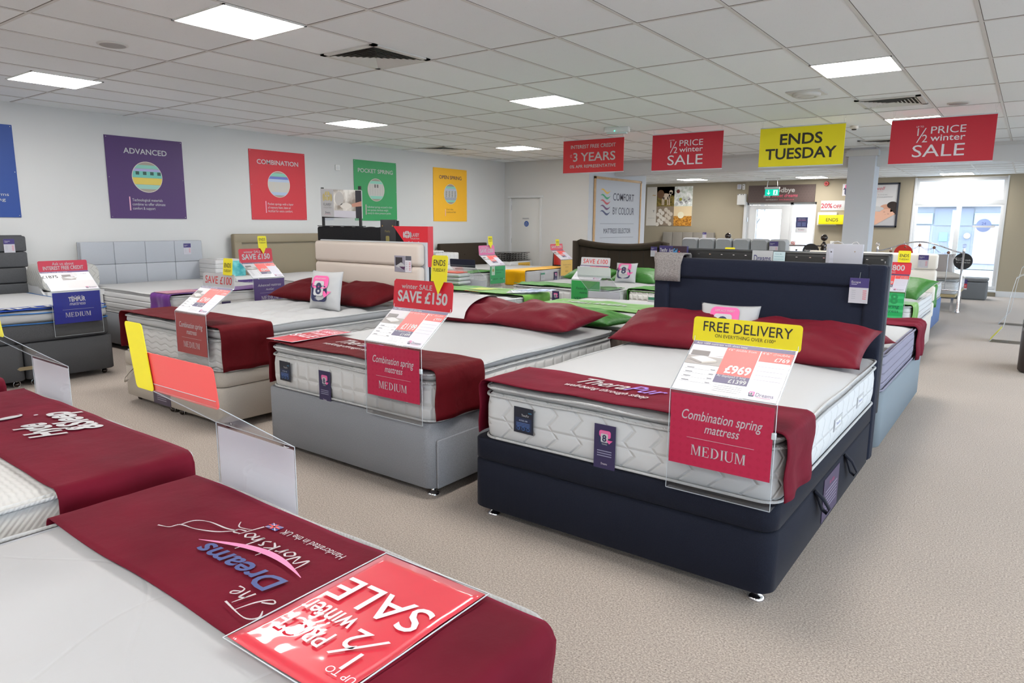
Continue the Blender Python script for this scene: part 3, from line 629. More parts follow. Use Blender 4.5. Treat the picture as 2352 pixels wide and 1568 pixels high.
box_thing('wall_heater','white box half hidden behind the yellow ENDS sign','wall box',-3.97,1.63,.42,.30,.12,M_plast,'housing',heater_grille)
def switch_rocker(b): b.rect(-.012,-.015,.024,.03,C(200,200,198))
box_thing('wall_socket','white light switch on the taupe wall right of the door','switch',-3.83,1.06,.09,.09,.015,M_plast,'plate',switch_rocker)
def lettering_20(b): b.text('20%', -.03,-.055,.11,C(176,50,62),'r',bold=.02); b.text('OFF', -.01,-.055,.075,C(176,50,62),'l',bold=.02)
lettering_20.__name__='lettering'
box_thing('price_sign','pale grey sign reading 20% OFF on the far wall','sign',-3.86,1.94,.58,.23,.01,C(206,204,206),'panel',lettering_20)
def lettering_e(b): b.text('ENDS', 0,-.04,.08,BLACKT,bold=.008)
lettering_e.__name__='lettering'
box_thing('price_sign','yellow sign reading ENDS under the 20% OFF sign','sign',-3.84,1.61,.60,.22,.16,mat('banner_yellow'),'panel',lettering_e)
b = MB(); b.box(-.03,.03,-.08,0,0,1.85,M_black,.004); tag(b.build('door_edge_post'),'narrow black upright strip on the wall left of the white column','post',loc=(-3.52,fy,.12))
# 8 years logo
def logo8(b, cx, cy, s, years=True, m_n=NAVY, arrows=True):
    b.poly(rrp(cx-.42*s, cy-.50*s, .84*s, .62*s, .17*s), C(44,48,84), 2); b.poly(rrp(cx-.40*s, cy+.02*s, .84*s, .50*s, .15*s), PINK, 3)
    b.poly(rrp(cx-.27*s, cy-.27*s, .52*s, .58*s, .08*s), C(246,246,248), 4); b.text('8', cx-.01*s, cy-.20*s, .44*s, C(44,48,84), l=5, bold=.03)
    b.poly([(cx+.12*s,cy-.08*s),(cx+.60*s,cy-.08*s),(cx+.34*s,cy-.33*s)], PINK, 5); b.poly([(cx-.56*s,cy+.02*s),(cx-.26*s,cy+.02*s),(cx-.42*s,cy+.24*s)], C(44,48,84), 5)
    if years: b.text('YEARS', cx, cy-.43*s, .10*s, WHITE, l=5); b.text('REPLACE EVERY', cx+.02*s, cy+.37*s, .07*s, WHITE, l=5, w=.56*s)
def lettering_8(b): logo8(b,0,0,.24)
lettering_8.__name__='lettering'
box_thing('price_sign','white square card with the figure 8 logo half hidden by the column','sign',-3.55,2.30,.30,.27,.01,C(214,212,216),'panel',lettering_8)
t = thing('framed_poster','black framed poster of a couple asleep, partly behind the white column','poster',(-3.35,fy,1.44)); b = MB(); PW=.85; PH=1.0
for a in ((0,.04,0,PH),(PW-.04,PW,0,PH),(0,PW,0,.04),(0,PW,PH-.04,PH)): b.box(a[0],a[1],-.03,0,a[2],a[3],C(50,52,62),.003)
b.build('frame',t); b = MB(); b.box(.04,PW-.04,-.015,0,.04,PH-.04,C(216,214,214)); b.frame((0,-.015,0),(1,0,0),(0,0,1),.0012)
b.text('sleep well', PW*.62, PH*.84, .08, C(206,76,96), 'r', l=2, shear=.25, w=.46); b.rect(PW*.35,PH*.80,.22,.004,C(206,76,96)); b.text('for service plan,', PW*.72, PH*.725, .022, GREYT,'r'); b.text('peace of mind guaranteed', PW*.84, PH*.675, .022, GREYT,'r',w=.42)
b.rect(.04,.04,PW-.08,.33,C(228,226,228),1); sk=C(206,154,128); sk2=C(224,176,152); hr=C(44,32,28)
b.disc(.60,.43,.13,sk,3,ry=.09); b.disc(.73,.50,.11,hr,4,ry=.08); b.disc(.62,.33,.14,sk2,5,ry=.085); b.disc(.77,.38,.075,hr,5,ry=.1); b.poly([(.30,.05),(.42,.06),(.80,.30),(.74,.36),(.45,.24)],sk2,6); b.disc(.40,.28,.17,sk2,3,ry=.08); b.disc(.36,.42,.2,C(240,240,242),4,ry=.06)
b.rect(.555,.345,.04,.006,hr,7); b.rect(.64,.30,.04,.006,hr,7); b.text('~',.6,.28,.03,C(176,90,84),l=7,bold=.01)
b.build('printed_panel',t)
b = MB(); b.box(-.14,.14,-.01,0,-.19,.19,C(206,206,210)); b.frame((0,-.0105,-.19),(1,0,0),(0,0,1),.0012); b.rect(-.14,.13,.28,.25,C(52,54,92)); b.text('There is more to',0,.33,.018,WHITE,w=.16,l=3); b.text('sweet dreams',0,.295,.022,C(190,120,150),w=.18,l=3)
for k in range(5): b.rect(-.10,.24-.018*k,.085,.005,C(120,140,190),3); b.rect(.01,.24-.018*k,.09,.005,C(120,140,190),3)
b.text('Dreams',0,.07,.03,C(60,60,70),w=.14,l=3); b.rect(-.06,.055,.12,.004,C(200,80,110),3)
tag(b.build('window_notice'),'navy and grey opening hours notice on the glass side panel','notice',loc=(-4.58,FARY+.08,1.48))
b = MB(); b.box(-.07,.07,-.004,0,-.07,.07,C(226,222,222)); b.frame((0,-.005,0),(1,0,0),(0,0,1),.001); b.disc(0,0,.05,C(206,60,50)); b.disc(0,0,.038,C(240,236,236),2); b.poly([(-.036,.022),(-.028,.03),(.036,-.022),(.028,-.03)],C(206,60,50),4); b.rect(-.03,-.005,.06,.01,INK,3)
tag(b.build('no_smoking_sticker'),'small no smoking sticker low on the door glass','sticker',loc=(-4.76,FARY+.078,1.02))
t = thing('round_logo_sticker','round shop logo sticker with a white bar on the right window pane','sticker',(-.86,FARY+.115,1.50))
b = MB(); b.frame((0,0,0),(1,0,0),(0,0,1),.001); b.disc(0,0,.14,C(150,170,220)); b.rect(-.2,-.045,.4,.04,C(250,250,250),2); b.text('24',0,.01,.06,C(90,110,180)); b.build('disc',t)
# ------------------------------------------------------------------ furniture builders
def divan(label, loc, rz, w, M, style='plain', l=2.0, z1=.425, feet='disc', group='divan bed bases'):
    t = thing('divan_base', label, 'bed base', loc, rz, group); zb = .06
    def slab_(x0, x1, za, zb_, r=.07, ya=0., la=None):
        b = MB(); L = la or l; cx = (x0+x1)/2; ww = x1-x0; rg = []
        for ins, z in ((.012,za),(.0,za+.008),(.0,zb_-.010),(.006,zb_-.003),(.016,zb_)): rg.append([p+Vector((cx,0,0)) for p in outline(ww, L, r, ins, z, y0=ya, m=4)])
        b.rings(rg, M); return b
    if style in ('ottoman','ottoman_side'):
        slab_(-w/2, w/2, zb, z1-.112).build('base_body', t); slab_(-w/2, w/2, z1-.108, z1).build('lid', t)
        b = MB(); 
        if style == 'ottoman_side':
            for y in (.60, 1.22):
                pts = [(w/2+.004, y, .31),(w/2+.035,y+.03,.27),(w/2+.05,y+.10,.20),(w/2+.035,y+.14,.165),(w/2+.02,y+.11,.19),(w/2+.012,y+.04,.27),(w/2+.004,y+.01,.31)]
                vs = []; 
                for p in pts: vs += [Vector(p)+Vector((0,-.018,0)), Vector(p)+Vector((0,.018,0))]
                s = MB(); s.add(vs, [(2*i,2*i+1,2*i+3,2*i+2) for i in range(len(pts)-1)], M, True); o = s.build('pull_strap', t)
                md = o.modifiers.new('s','SOLIDIFY'); md.thickness = .004
            c = MB(); c.box(w/2+.001,w/2+.004,.79,1.11,.085,.30,C(70,58,88)); c.frame((w/2+.0042,.79,.085),(0,1,0),(0,0,1)); c.text('For safety',.16,.165,.018,C(196,70,120),w=.1)
            for k in range(6): c.rect(.04,.14-.018*k,.24,.006,C(150,144,166))
            c.build('care_card', t)
        else:
            for x in (-w/2+.20,):
                s = MB(); pts = [(x,-.004,.30),(x-.02,-.03,.27),(x-.075,-.05,.21),(x-.09,-.04,.19),(x-.06,-.03,.20),(x+.0,-.014,.27),(x+.03,-.004,.30)]
                vs = []
                for p in pts: vs += [Vector(p)+Vector((-.012,0,-.012)), Vector(p)+Vector((.012,0,.012))]
                s.add(vs, [(2*i,2*i+1,2*i+3,2*i+2) for i in range(len(pts)-1)], M, True); o = s.build('pull_strap', t); md = o.modifiers.new('s','SOLIDIFY'); md.thickness=.004
            c = MB(); c.box(-.24,.02,-.004,-.001,.065,.165,C(74,64,82)); c.frame((-.24,-.0045,.065),(1,0,0),(0,0,1))
            for k in range(3): c.rect(.06,.065-.016*k,.14,.006,C(150,144,160))
            c.build('care_card', t)
    elif style == 'split':
        slab_(-w/2, -.003, zb, z1).build('base_half', t); slab_(.003, w/2, zb, z1).build('base_half', t)
        b = MB(); b.frame((0,-.003,.17),(1,0,0),(0,0,1)); b.slab([(-.075,0),(-.055,-.016),(.055,-.016),(.075,0),(.055,.016),(-.055,.016)],.004,mat('bracket_brass',(176,164,136),.3,.8)); b.build('joining_bracket', t)
    else:
        slab_(-w/2, w/2, zb, z1).build('base_body', t)
        if style == 'drawer':
            b = MB(); b.box(w/2-.002,w/2+.012,.035,.98,zb+.005,.335,M,.006); b.build('drawer_front', t)
            b = MB(); b.box(w/2-.002,w/2+.012,1.02,1.96,zb+.005,.335,M,.006); b.build('drawer_front', t)
    fx = w/2-.075
    spots = [(-fx,.09),(fx,.09),(-fx,l-.09),(fx,l-.09),(-fx,l/2-.05),(fx,l/2-.05),(-fx,l/2+.06),(fx,l/2+.06)]
    if style == 'split' or feet == 'ball': spots += [(-.07,.06),(.07,.06)]
    for x, y in spots:
        b = MB()
        if feet == 'disc': b.lathe([(.034,.0),(.036,.006),(.026,.014),(.012,.028),(.010,.062)], M_chrome, (x,y,0), 18)
        else:
            b.sphere((x,y,.026),.024,M_dkchrome); b.lathe([(.008,.045),(.008,.064)],M_chrome,(x,y,0),10)
            b.tube([(x+.028*math.cos(2*PI*k/14), y, .028+.028*math.sin(2*PI*k/14)) for k in range(14)], .0035, M_chrome, 6, True)
        b.build('foot', t)
    return t
def f_plain(x, y): return .008*math.sin(x*5+1)*math.cos(y*4)
def f_tuft(s, d=.022):
    def f(x, y):
        a = abs(math.sin(PI*(x+.1)/s))*abs(math.sin(PI*y/s)); return d*(a**.45) - d
    return f
def mattress(label, loc, rz, w, side, top, z0=.43, z1=.705, gap=None, l=1.97, topf=f_plain, trim=None, tags=(), group='mattresses on the divan bases', r=.075, band=None, name='mattress', base_pipe=True):
    t = thing(name, label, 'mattress', loc, rz, group); trim = trim or M_piping; y0 = .02
    zs = gap if gap else z1
    def O(ins, z, m=16): return outline(w, l, r, ins, z, m=m, y0=y0)
    b = MB(); rg = [O(.02,z0,6),O(.004,z0+.012,6),O(-.004,z0+(zs-z0)*.3,6),O(-.004,z0+(zs-z0)*.7,6),O(.004,zs-.012,6),O(.02,zs,6)]
    b.rings(rg, side, True, bool(gap)); b.build('side_panel' if not gap else 'mattress_core', t)
    b = MB()
    if gap:
        base = [O(.04,zs-.002,40),O(.012,zs+.012,40),O(.0,zs+.028,40)]
        if band: pass
    else: base = [O(.02,z1-.002,40)]
    ins = [.006,.02,.045,.08,.12] + [.12+.03*k for k in range(1, int((w/2-.15)/.03))]
    for i_ in ins:
        rr_ = O(i_ if gap else i_+.014, z1, 40); e = min(1, (i_-.0)/.08)
        for p in rr_: p.z = z1 - .014*(1-e)**2*(1 if gap else .6) + .008*min(1,i_/.4) + e*topf(p.x, p.y)
        base.append(rr_)
    b.rings(base, top, bool(gap), True); b.build('pillow_top' if gap else 'quilted_top', t)
    def pipe(z, ins=-.002, rad=.0065, wob=.0):
        pts = O(ins, z, 24)
        for i, p in enumerate(pts): p.z += wob*math.sin(i*.55)*math.sin(i*.13)
        q = MB(); q.tube(pts, rad, trim, 8, True); q.build('piping', t)
    if base_pipe: pipe(z0+.006, -.004)
    pipe(zs-.006, -.004, wob=.004)
    if gap: pipe(z1-.014, -.003, wob=.005)
    for tg in tags: side_tag(t, *tg)
    return t
def side_tag(t, kind, x, z):
    b = MB(); y = -.0
    if kind == 'navy8':
        w, h = .105, .20; b.frame((x-w/2, y+.004, z-h), (1,0,0), (0,0,1)); b.slab([(0,0),(w,0),(w,h),(0,h)], .002, C(52,44,84)); logo8(b, w*.5, h*.70, .068)
        for k in range(3): b.rect(w*.16, h*(.40-.055*k), w*.68, .004, C(150,150,176), 2)
        b.text('Dreams', w*.5, h*.1, .010, C(220,210,220), w=.03, l=3)
    elif kind == 'brand':
        w, h = .115, .125; b.frame((x-w/2, y+.004, z-h), (1,-.04,0), (0,0,1)); b.slab([(0,0),(w,0),(w,h),(0,h)], .002, C(30,34,48)); b.text('TheraPur', w*.6, h*.66, .012, WHITE, w=.045, l=3); b.text('ActiGel', w*.84, h*.80, .007, C(90,180,230), w=.02, l=3)
        b.text('ACTIGEL 1000', w*.5, h*.47, .007, C(200,210,230), w=.05, l=3); b.rect(w*.08,h*.1,w*.84,h*.5,C(34,46,78),1)
        for k in range(3): b.rect(w*.14,h*(.38-.055*k),w*.7,.003,C(90,120,180),3)
        for k in range(3): b.disc(w*(.25+.25*k),h*.18,.009,C(80,140,220),3,16); b.disc(w*(.25+.25*k),h*.18,.0075,C(34,46,78),4,16)
    elif kind == 'teal':
        w, h = .12, .13; b.frame((x-w/2, y+.004, z-h), (1,-.05,0), (0,0,1)); b.slab([(0,0),(w,0),(w,h),(0,h)], .002, C(222,224,232)); b.rect(0,h*.62,w,h*.38,C(46,96,120)); b.text('Hyde & Sleep',w*.5,h*.78,.008,WHITE,w=.06,l=3)
        for k in range(3): b.rect(w*.25,h*(.45-.1*k),w*.5,.003,C(110,120,140),3)
    elif kind == 'white':
        w, h = .13, .13; b.frame((x-w/2, y+.004, z-h), (1,0,0), (0,0,1)); b.slab([(0,0),(w,0),(w,h),(0,h)], .002, C(228,230,234)); b.rect(0,h*.75,w,h*.25,C(70,140,110))
        for k in range(3): b.rect(w*.2,h*(.5-.1*k),w*.6,.003,C(140,146,160),3)
    elif kind == 'woven':
        w, h = .14, .06; b.frame((x-w/2, y+.004, z-h), (1,0,0), (0,0,1)); b.slab([(0,0),(w,0),(w,h),(0,h)], .002, C(226,226,228)); b.text('TheraPur',w*.5,h*.35,.02,C(60,80,150),w=.08,l=3)
    b.build('label_tag', t)
def side_handles(t, w, ys, zc=.54, m=None, text='TheraPur'):
    for y in ys:
        b = MB(); x = w/2+.006; b.frame((x, y-.09, zc-.03), (0,1,0), (0,0,1)); b.slab([(0,0),(.18,0),(.18,.06),(0,.06)], .003, m or M_white_s)
        b.rect(.03,.012,.12,.036,C(222,224,228),1); b.text(text,.09,.022,.016,C(60,72,150),w=.09,l=3); b.rect(.002,0,.006,.06,C(120,120,140),2); b.build('woven_handle', t)
def runner(label, loc, rz, w, M, y0=.0, y1=.42, zt=.722, dl=.25, dr=.25, cat='bed runner', group='bed runners across the foot of the beds', skew=.0, out=.018, wr=.004, name='bed_runner', texts=None, r=.03, seed=0):
    prof = []; hw = w/2+out; n = 6
    if dl > 0:
        for k in range(9): prof.append((-hw-.004*math.sin(k), zt-r-dl+(dl)*k/8))
        for k in range(1, n+1): a = PI-PI/2*k/n; prof.append((-hw+r+r*math.cos(a), zt-r+r*math.sin(a)))
    else: prof.append((-hw+.03, zt))
    m = 46; xl = prof[-1][0]; xr = hw-r if dr > 0 else hw-.03
    for k in range(1, m): prof.append((xl+(xr-xl)*k/m, zt))
    if dr > 0:
        for k in range(0, n+1): a = PI/2-PI/2*k/n; prof.append((hw-r+r*math.cos(a), zt-r+r*math.sin(a)))
        for k in range(1, 9): prof.append((hw+.004*math.sin(k), zt-r-dr*k/8))
    else: prof.append((xr, zt))
    ny = 22; vs = []; fs = []; rnd = random.Random(seed+len(label)); ph = rnd.uniform(0, 6)
    for j in range(ny+1):
        v = j/ny
        for i, (x, z) in enumerate(prof):
            y = y0+(y1-y0)*v + skew*(x/w) + .004*math.sin(x*9+ph)*(1 if v > .5 else -1)*abs(v-.5)*2
            nz = noise.noise(Vector((x*5+ph, y*9, ph)))*wr*1.6 + wr*.5*math.sin(y*30+x*3+ph)
            if z < zt-.001: f = min(1, (zt-z)/.2); vs.append((x + (1 if x > 0 else -1)*(abs(nz)*1.2+.010*f*math.sin(y*26+ph)+.004*f), y, z))
            else: vs.append((x, y, z+max(nz, -.003)))
    k = len(prof)
    for j in range(ny):
        for i in range(k-1): fs.append((j*k+i, j*k+i+1, (j+1)*k+i+1, (j+1)*k+i))
    b = MB(); b.add(vs, fs, M, True); o = b.build(name); md = o.modifiers.new('s','SOLIDIFY'); md.thickness = .004; md.offset = 1
    tag(o, label, cat, group, loc, rz)
    if texts:
        e = MB(); e.frame((0, y0, zt+.0085), (1,0,0), (0,1,0), .0006); texts(e, w, y1-y0); e.build('embroidery', o)
    return o
def pillow(label, loc, rot, w, d, t, M, cat='pillow', group='pillows', name='pillow', seed=0, flange=0., pinch=.07, n=26, build=True, wr=.012):
    vs = []; fs = []; ph = seed*1.7
    for s_ in (1, -1):
        for j in range(n+1):
            for i in range(n+1):
                u = -1+2*i/n; v = -1+2*j/n
                x = w/2*u*(1-pinch*(1-v*v)*abs(u)**2); y = d/2*v*(1-pinch*(1-u*u)*abs(v)**2)
                h = max(0, (1-abs(u)**2.6))**.62*max(0, (1-abs(v)**2.6))**.62
                e = 1-h; nz = noise.noise(Vector((u*2.4+ph, v*2.4, ph)))*wr + noise.noise(Vector((math.atan2(v,u)*3+ph, (u*u+v*v)*1.2, ph+3)))*wr*1.5*e*h*3
                z = s_*(t/2*h) + (nz*h if s_ > 0 else 0)
                if s_ < 0: z *= .7
                vs.append((x, y, z))
    N = (n+1)*(n+1)
    for j in range(n):
        for i in range(n):
            a = j*(n+1)+i; fs.append((a, a+1, a+n+2, a+n+1)); fs.append((N+a, N+a+n+1, N+a+n+2, N+a+1))
    b = MB(); b.add(vs, fs, M, True); o = b.build(name)
    bm = bmesh.new(); bm.from_mesh(o.data); bmesh.ops.remove_doubles(bm, verts=bm.verts, dist=.0008); bm.to_mesh(o.data); bm.free()
    o.location = loc; o.rotation_euler = rot
    if label: o['label'] = label; o['category'] = cat; o['group'] = group
    return o
def med(b, txt, cx, y, h, m, l=2, w=None):
    """serif capitals drawn from stems and slabs"""
    G = {}
    S_ = .17; T_ = .075; s = .05; hh = 1.0
    def stem(x, wd, x_over=.07): return [[(x,0),(x+wd,0),(x+wd,hh),(x,hh)],[(x-x_over,0),(x+wd+x_over,0),(x+wd+x_over,s),(x-x_over,s)],[(x-x_over,hh-s),(x+wd+x_over,hh-s),(x+wd+x_over,hh),(x-x_over,hh)]]
    G['I'] = (stem(.08,S_), .33)
    G['M'] = (stem(.08,T_)+stem(.86,S_,.06)+[[(.10,hh),(.28,hh),(.62,.0),(.53,.0)],[(.53,0),(.60,0),(.90,hh),(.84,hh)]], 1.14)
    G['E'] = (stem(.08,S_,.07)+[[(.2,0),(.72,0),(.76,.28),(.71,.28),(.66,.06),(.2,.06)],[(.2,hh),(.70,hh),(.71,.76),(.66,.76),(.62,.94),(.2,.94)],[(.2,.48),(.52,.48),(.52,.55),(.2,.55)],[(.49,.36),(.53,.36),(.53,.67),(.49,.67)]], .86)
    arc = [(.25+.62*math.sin(PI*k/12), .5-.5*math.cos(PI*k/12)) for k in range(13)]; arci = [(.25+.44*math.sin(PI*k/12), .5-.44*math.cos(PI*k/12)) for k in range(13)]
    G['D'] = (stem(.08,S_,.07)+[[arc[k],arc[k+1],arci[k+1],arci[k]] for k in range(12)], .98)
    uo = [(.48-.40*math.cos(PI*k/12), .34-.36*math.sin(PI*k/12)) for k in range(13)]; ui = [(.50-.25*math.cos(PI*k/12)+.02, .34-.30*math.sin(PI*k/12)) for k in range(13)]
    ui = [(.25+( .80-.25)*(1-math.cos(PI*k/12))/2, .34-.29*math.sin(PI*k/12)) for k in range(13)]
    G['U'] = ([[(.08,.34),(.25,.34),(.25,hh),(.08,hh)],[(.80,.34),(.88,.34),(.88,hh),(.80,hh)],[(.0,hh-s),(.34,hh-s),(.34,hh),(.0,hh)],[(.70,hh-s),(.98,hh-s),(.98,hh),(.70,hh)]]+[[uo[k],uo[k+1],ui[k+1],ui[k]] for k in range(12)], 1.02)
    tot = sum(G[c][1] for c in txt)+.08*(len(txt)-1); kx = w/tot if w else h; x = cx-tot*kx/2
    for c in txt:
        for p in G[c][0]: b.poly([(x+px*kx, y+py*h) for px, py in p], m, l)
        x += (G[c][1]+.08)*kx
def card_draw(kind):
    def f(b, w, h):
        T = C(238,232,238)
        def trellis(col):
            for i in range(13):
                for j in range(9): b.poly([(w*(i+.5)/13, h*(j+.2)/9),(w*(i+.8)/13,h*(j+.5)/9),(w*(i+.5)/13,h*(j+.8)/9),(w*(i+.2)/13,h*(j+.5)/9)], col, 1)
        if kind in ('comb','comb2'):
            if kind == 'comb': trellis(C(184,28,70))
            b.text('Combination spring', w*.5, h*.66, .040, T, shear=.22, w=w*.78, bold=.006); b.text('mattress', w*.52, h*.50, .036, T, shear=.22, w=w*.33, bold=.006)
            b.rect(w*.18, h*.40, w*.66, .0015, T, 2); med(b, 'MEDIUM', w*.5, h*.16, .042, T, w=w*.54)
        elif kind == 'tempur':
            trellis(C(34,34,128)); b.text('TEMPUR', w*.5, h*.70, .040, T, w=w*.36, bold=.03); b.text('mattress', w*.5, h*.575, .032, T, shear=.22, w=w*.33)
            for k in range(4): b.poly([(w*(.36+.07*k),h*.83),(w*(.40+.07*k),h*.88),(w*(.44+.07*k),h*.83),(w*(.40+.07*k),h*.865)],T,2)
            b.rect(w*.18, h*.44, w*.66, .0015, T, 2); med(b, 'MEDIUM', w*.5, h*.20, .042, T, w=w*.54)
        elif kind == 'adv':
            b.text('Advanced mattress', w*.5, h*.70, .032, T, shear=.22, w=w*.76); b.text('ActiGel', w*.5, h*.54, .024, T, shear=.22, w=w*.25); b.rect(w*.18, h*.44, w*.66, .0015, T, 2); med(b, 'MEDIUM', w*.5, h*.16, .044, T, w=w*.56)
        elif kind == 'firm':
            b.text('Pocket spring', w*.42, h*.62, .030, C(30,60,50), shear=.2, w=w*.5); b.text('mattress', w*.45, h*.44, .030, C(30,60,50), shear=.2, w=w*.3); b.text('VERY FIRM', w*.5, h*.16, .036, C(26,56,52), w=w*.8)
        elif kind == 'green':
            b.rect(w*.08,h*.5,w*.22,h*.5,C(176,200,180),1); b.disc(w*.19,h*.78,.025,C(150,150,90),2,16); b.text('Pocket spring',w*.36,h*.74,.024,C(24,86,60),'l',shear=.2,w=w*.5); b.text('mattress',w*.36,h*.60,.024,C(24,86,60),'l',shear=.2,w=w*.36); b.rect(w*.3,h*.42,w*.5,.002,C(30,110,70))
            b.text('MEDIUM',w*.34,h*.22,.028,C(24,86,60),w=w*.3); b.text('FIRM',w*.74,h*.22,.028,C(24,86,60)); b.poly([(w*.06,h*.24),(w*.10,h*.30),(w*.10,h*.18)],T,2); b.poly([(w*.94,h*.24),(w*.90,h*.30),(w*.90,h*.18)],T,2)
        elif kind == 'green8':
            for k in range(4): b.rect(0,h*(.08+.24*k),w,h*.09,C(64,186,112),1)
            b.text('8',w*.78,h*.62,.10,C(34,140,80),bold=.03); b.text('Pocket spring',w*.9,h*.46,.034,C(24,70,60),'r',shear=.2,w=w*.75); b.text('mattress',w*.9,h*.30,.03,C(24,70,60),'r',w=w*.45)
        elif kind == 'yellow':
            b.text('Traditional spring',w*.5,h*.66,.026,C(150,120,50),shear=.2,w=w*.7); b.text('mattress',w*.5,h*.52,.024,C(150,120,50),shear=.2); b.text('FIRM',w*.5,h*.2,.036,C(140,116,50))
    return f
CARDC = {'comb':(190,32,74),'comb2':(160,48,52),'tempur':(26,34,132),'adv':(72,42,108),'firm':(44,152,74),'green':(44,160,92),'green8':(38,166,92),'yellow':(222,180,76),'blank':(222,218,226)}
def price_draw(b, w, h, price, small, head, sub, tempur=False):
    PB = C(84,76,112); b.rect(0,h*.92,w,h*.08,PB if not tempur else C(80,56,110),1); b.text(head, .012, h*.938, .011, WHITE,'l',w=w*.52,l=3)
    px0 = .0 if not tempur else w*.36
    # room photograph
    b.rect(px0,h*.52,w*.36 if not tempur else w*.28,h*.40,C(196,192,198),1); b.rect(px0,h*.52,w*.36 if not tempur else w*.28,h*.17,C(150,144,142),2); b.rect(px0+.01,h*.70,.075,h*.1,C(110,104,104),3)
    b.poly([(px0+.015,h*.64),(px0+.07,h*.57),(px0+.125,h*.63),(px0+.065,h*.70)],C(238,238,240),4); b.poly([(px0+.015,h*.64),(px0+.07,h*.57),(px0+.07,h*.54),(px0+.015,h*.60)],C(140,134,132),4); b.poly([(px0+.07,h*.57),(px0+.125,h*.63),(px0+.125,h*.59),(px0+.07,h*.54)],C(172,166,160),4); b.rect(px0+.115,h*.72,.028,h*.16,C(240,240,242),3)
    if tempur:
        b.text(price, w*.30, h*.66, .038, C(30,30,34),'r',bold=.03); b.rect(w*.38,h*.1,w*.62,h*.38,C(206,202,204),1); b.text(small,w*.92,h*.80,.014,GREYT,'r')
        for k in range(5): b.rect(.012,h*(.50-.08*k),w*.33,.0012,GREYT,2)
    else:
        b.rect(w*.36,h*.38,w*.33,h*.54,SALMON,2); b.rect(w*.36,h*.22,w*.33,h*.16,PB,2); b.rect(w*.70,h*.72,w*.30,h*.20,SALMON,2); b.rect(w*.70,0,w*.30,h*.72,C(208,206,220),1)
        b.text(price,w*.675,h*.42,.042,WHITE,'r',bold=.035,w=w*.25,l=4); b.text(sub,w*.675,h*.24,.020,WHITE,'r',bold=.015,l=4); b.text("4'6\" double from",w*.375,h*.86,.012,WHITE,'l',l=4); b.text('As displayed 5\' king',w*.375,h*.335,.012,WHITE,'l',w=w*.28,l=4)
        b.text(small,w*.98,h*.745,.020,WHITE,'r',bold=.015,l=4); b.text("4'6\" double",w*.71,h*.86,.012,WHITE,'l',w=w*.26,l=4)
        for k in range(4): b.rect(.012,h*(.42-.085*k),w*.33,.001,GREYT,2); b.rect(.02,h*(.44-.085*k),.03,.004,GREYT,2); b.rect(w*.29,h*(.435-.085*k),.02,.004,GREYT,2); b.rect(w*.72,h*(.62-.085*k),w*.25,.001,GREYT,2)
        for k in range(4): b.rect(w*.38,h*(.17-.035*k),w*.28,.002,C(170,170,176),2)
    logo8(b,w*.76,h*.10,.024,False); b.text('Dreams',w*.80,h*.07,.018,C(90,84,110),'l',w=w*.16,l=3); b.rect(w*.81,h*.05,w*.13,.0015,C(206,100,140),3)
def header_draw(b, w, h, kind):
    if kind == 'free': b.text('FREE DELIVERY', w*.51, h*.46, .042, BLACKT, w=w*.82, bold=.006); b.text('ON EVERYTHING OVER £100*', w*.50, h*.24, .0145, BLACKT, w=w*.56)
    elif kind in ('150','200'):
        b.text('winter SALE', w*.40, h*.70, .028, WHITE, w=w*.52, bold=.006); b.text('SAVE £'+kind, w*.5, h*.26, .062, WHITE, w=w*.84, bold=.03)
    elif kind == '100': b.text('SAVE £100', w*.5, h*.28, .056, C(206,44,40), w=w*.84, bold=.004)
    elif kind == '250': b.text('SAVE £250', w*.5, h*.35, .050, WHITE, w=w*.84, bold=.02)
    elif kind == '800': b.text('SAVE £800', w*.44, h*.34, .058, WHITE, w=w*.84, bold=.02); b.text('SUPER KING', w*.5, h*.12, .018, WHITE)
    elif kind == 'credit': b.text('Ask us about', w*.5, h*.60, .028, WHITE, w=w*.44); b.text('INTEREST FREE CREDIT', w*.5, h*.20, .034, WHITE, w=w*.82, bold=.014)
HK = {'free':((238,224,20),.105),'150':((208,28,52),.165),'200':((226,112,164),.16),'100':((232,232,236),.105),'250':((220,56,76),.12),'800':((214,40,58),.13),'credit':((206,34,66),.105),'red_back':((240,80,78),.115),'white_back':((222,226,228),.115),'navy_back':((34,36,58),.10)}
def paper():
    if 'translucent_paper' in MATS: return MATS['translucent_paper']
    m = bpy.data.materials.new('translucent_paper'); m.use_nodes = True; MATS['translucent_paper'] = m; nt = m.node_tree
    b = nt.nodes['Principled BSDF']; b.inputs['Base Color'].default_value = (.86,.85,.89,1); b.inputs['Roughness'].default_value = .6
    t = nt.nodes.new('ShaderNodeBsdfTranslucent'); t.inputs[0].default_value = (.86,.85,.89,1); x = nt.nodes.new('ShaderNodeMixShader'); x.inputs[0].default_value = .45
    nt.links.new(b.outputs[0], x.inputs[1]); nt.links.new(t.outputs[0], x.inputs[2]); nt.links.new(x.outputs[0], nt.nodes['Material Output'].inputs[0]); return m
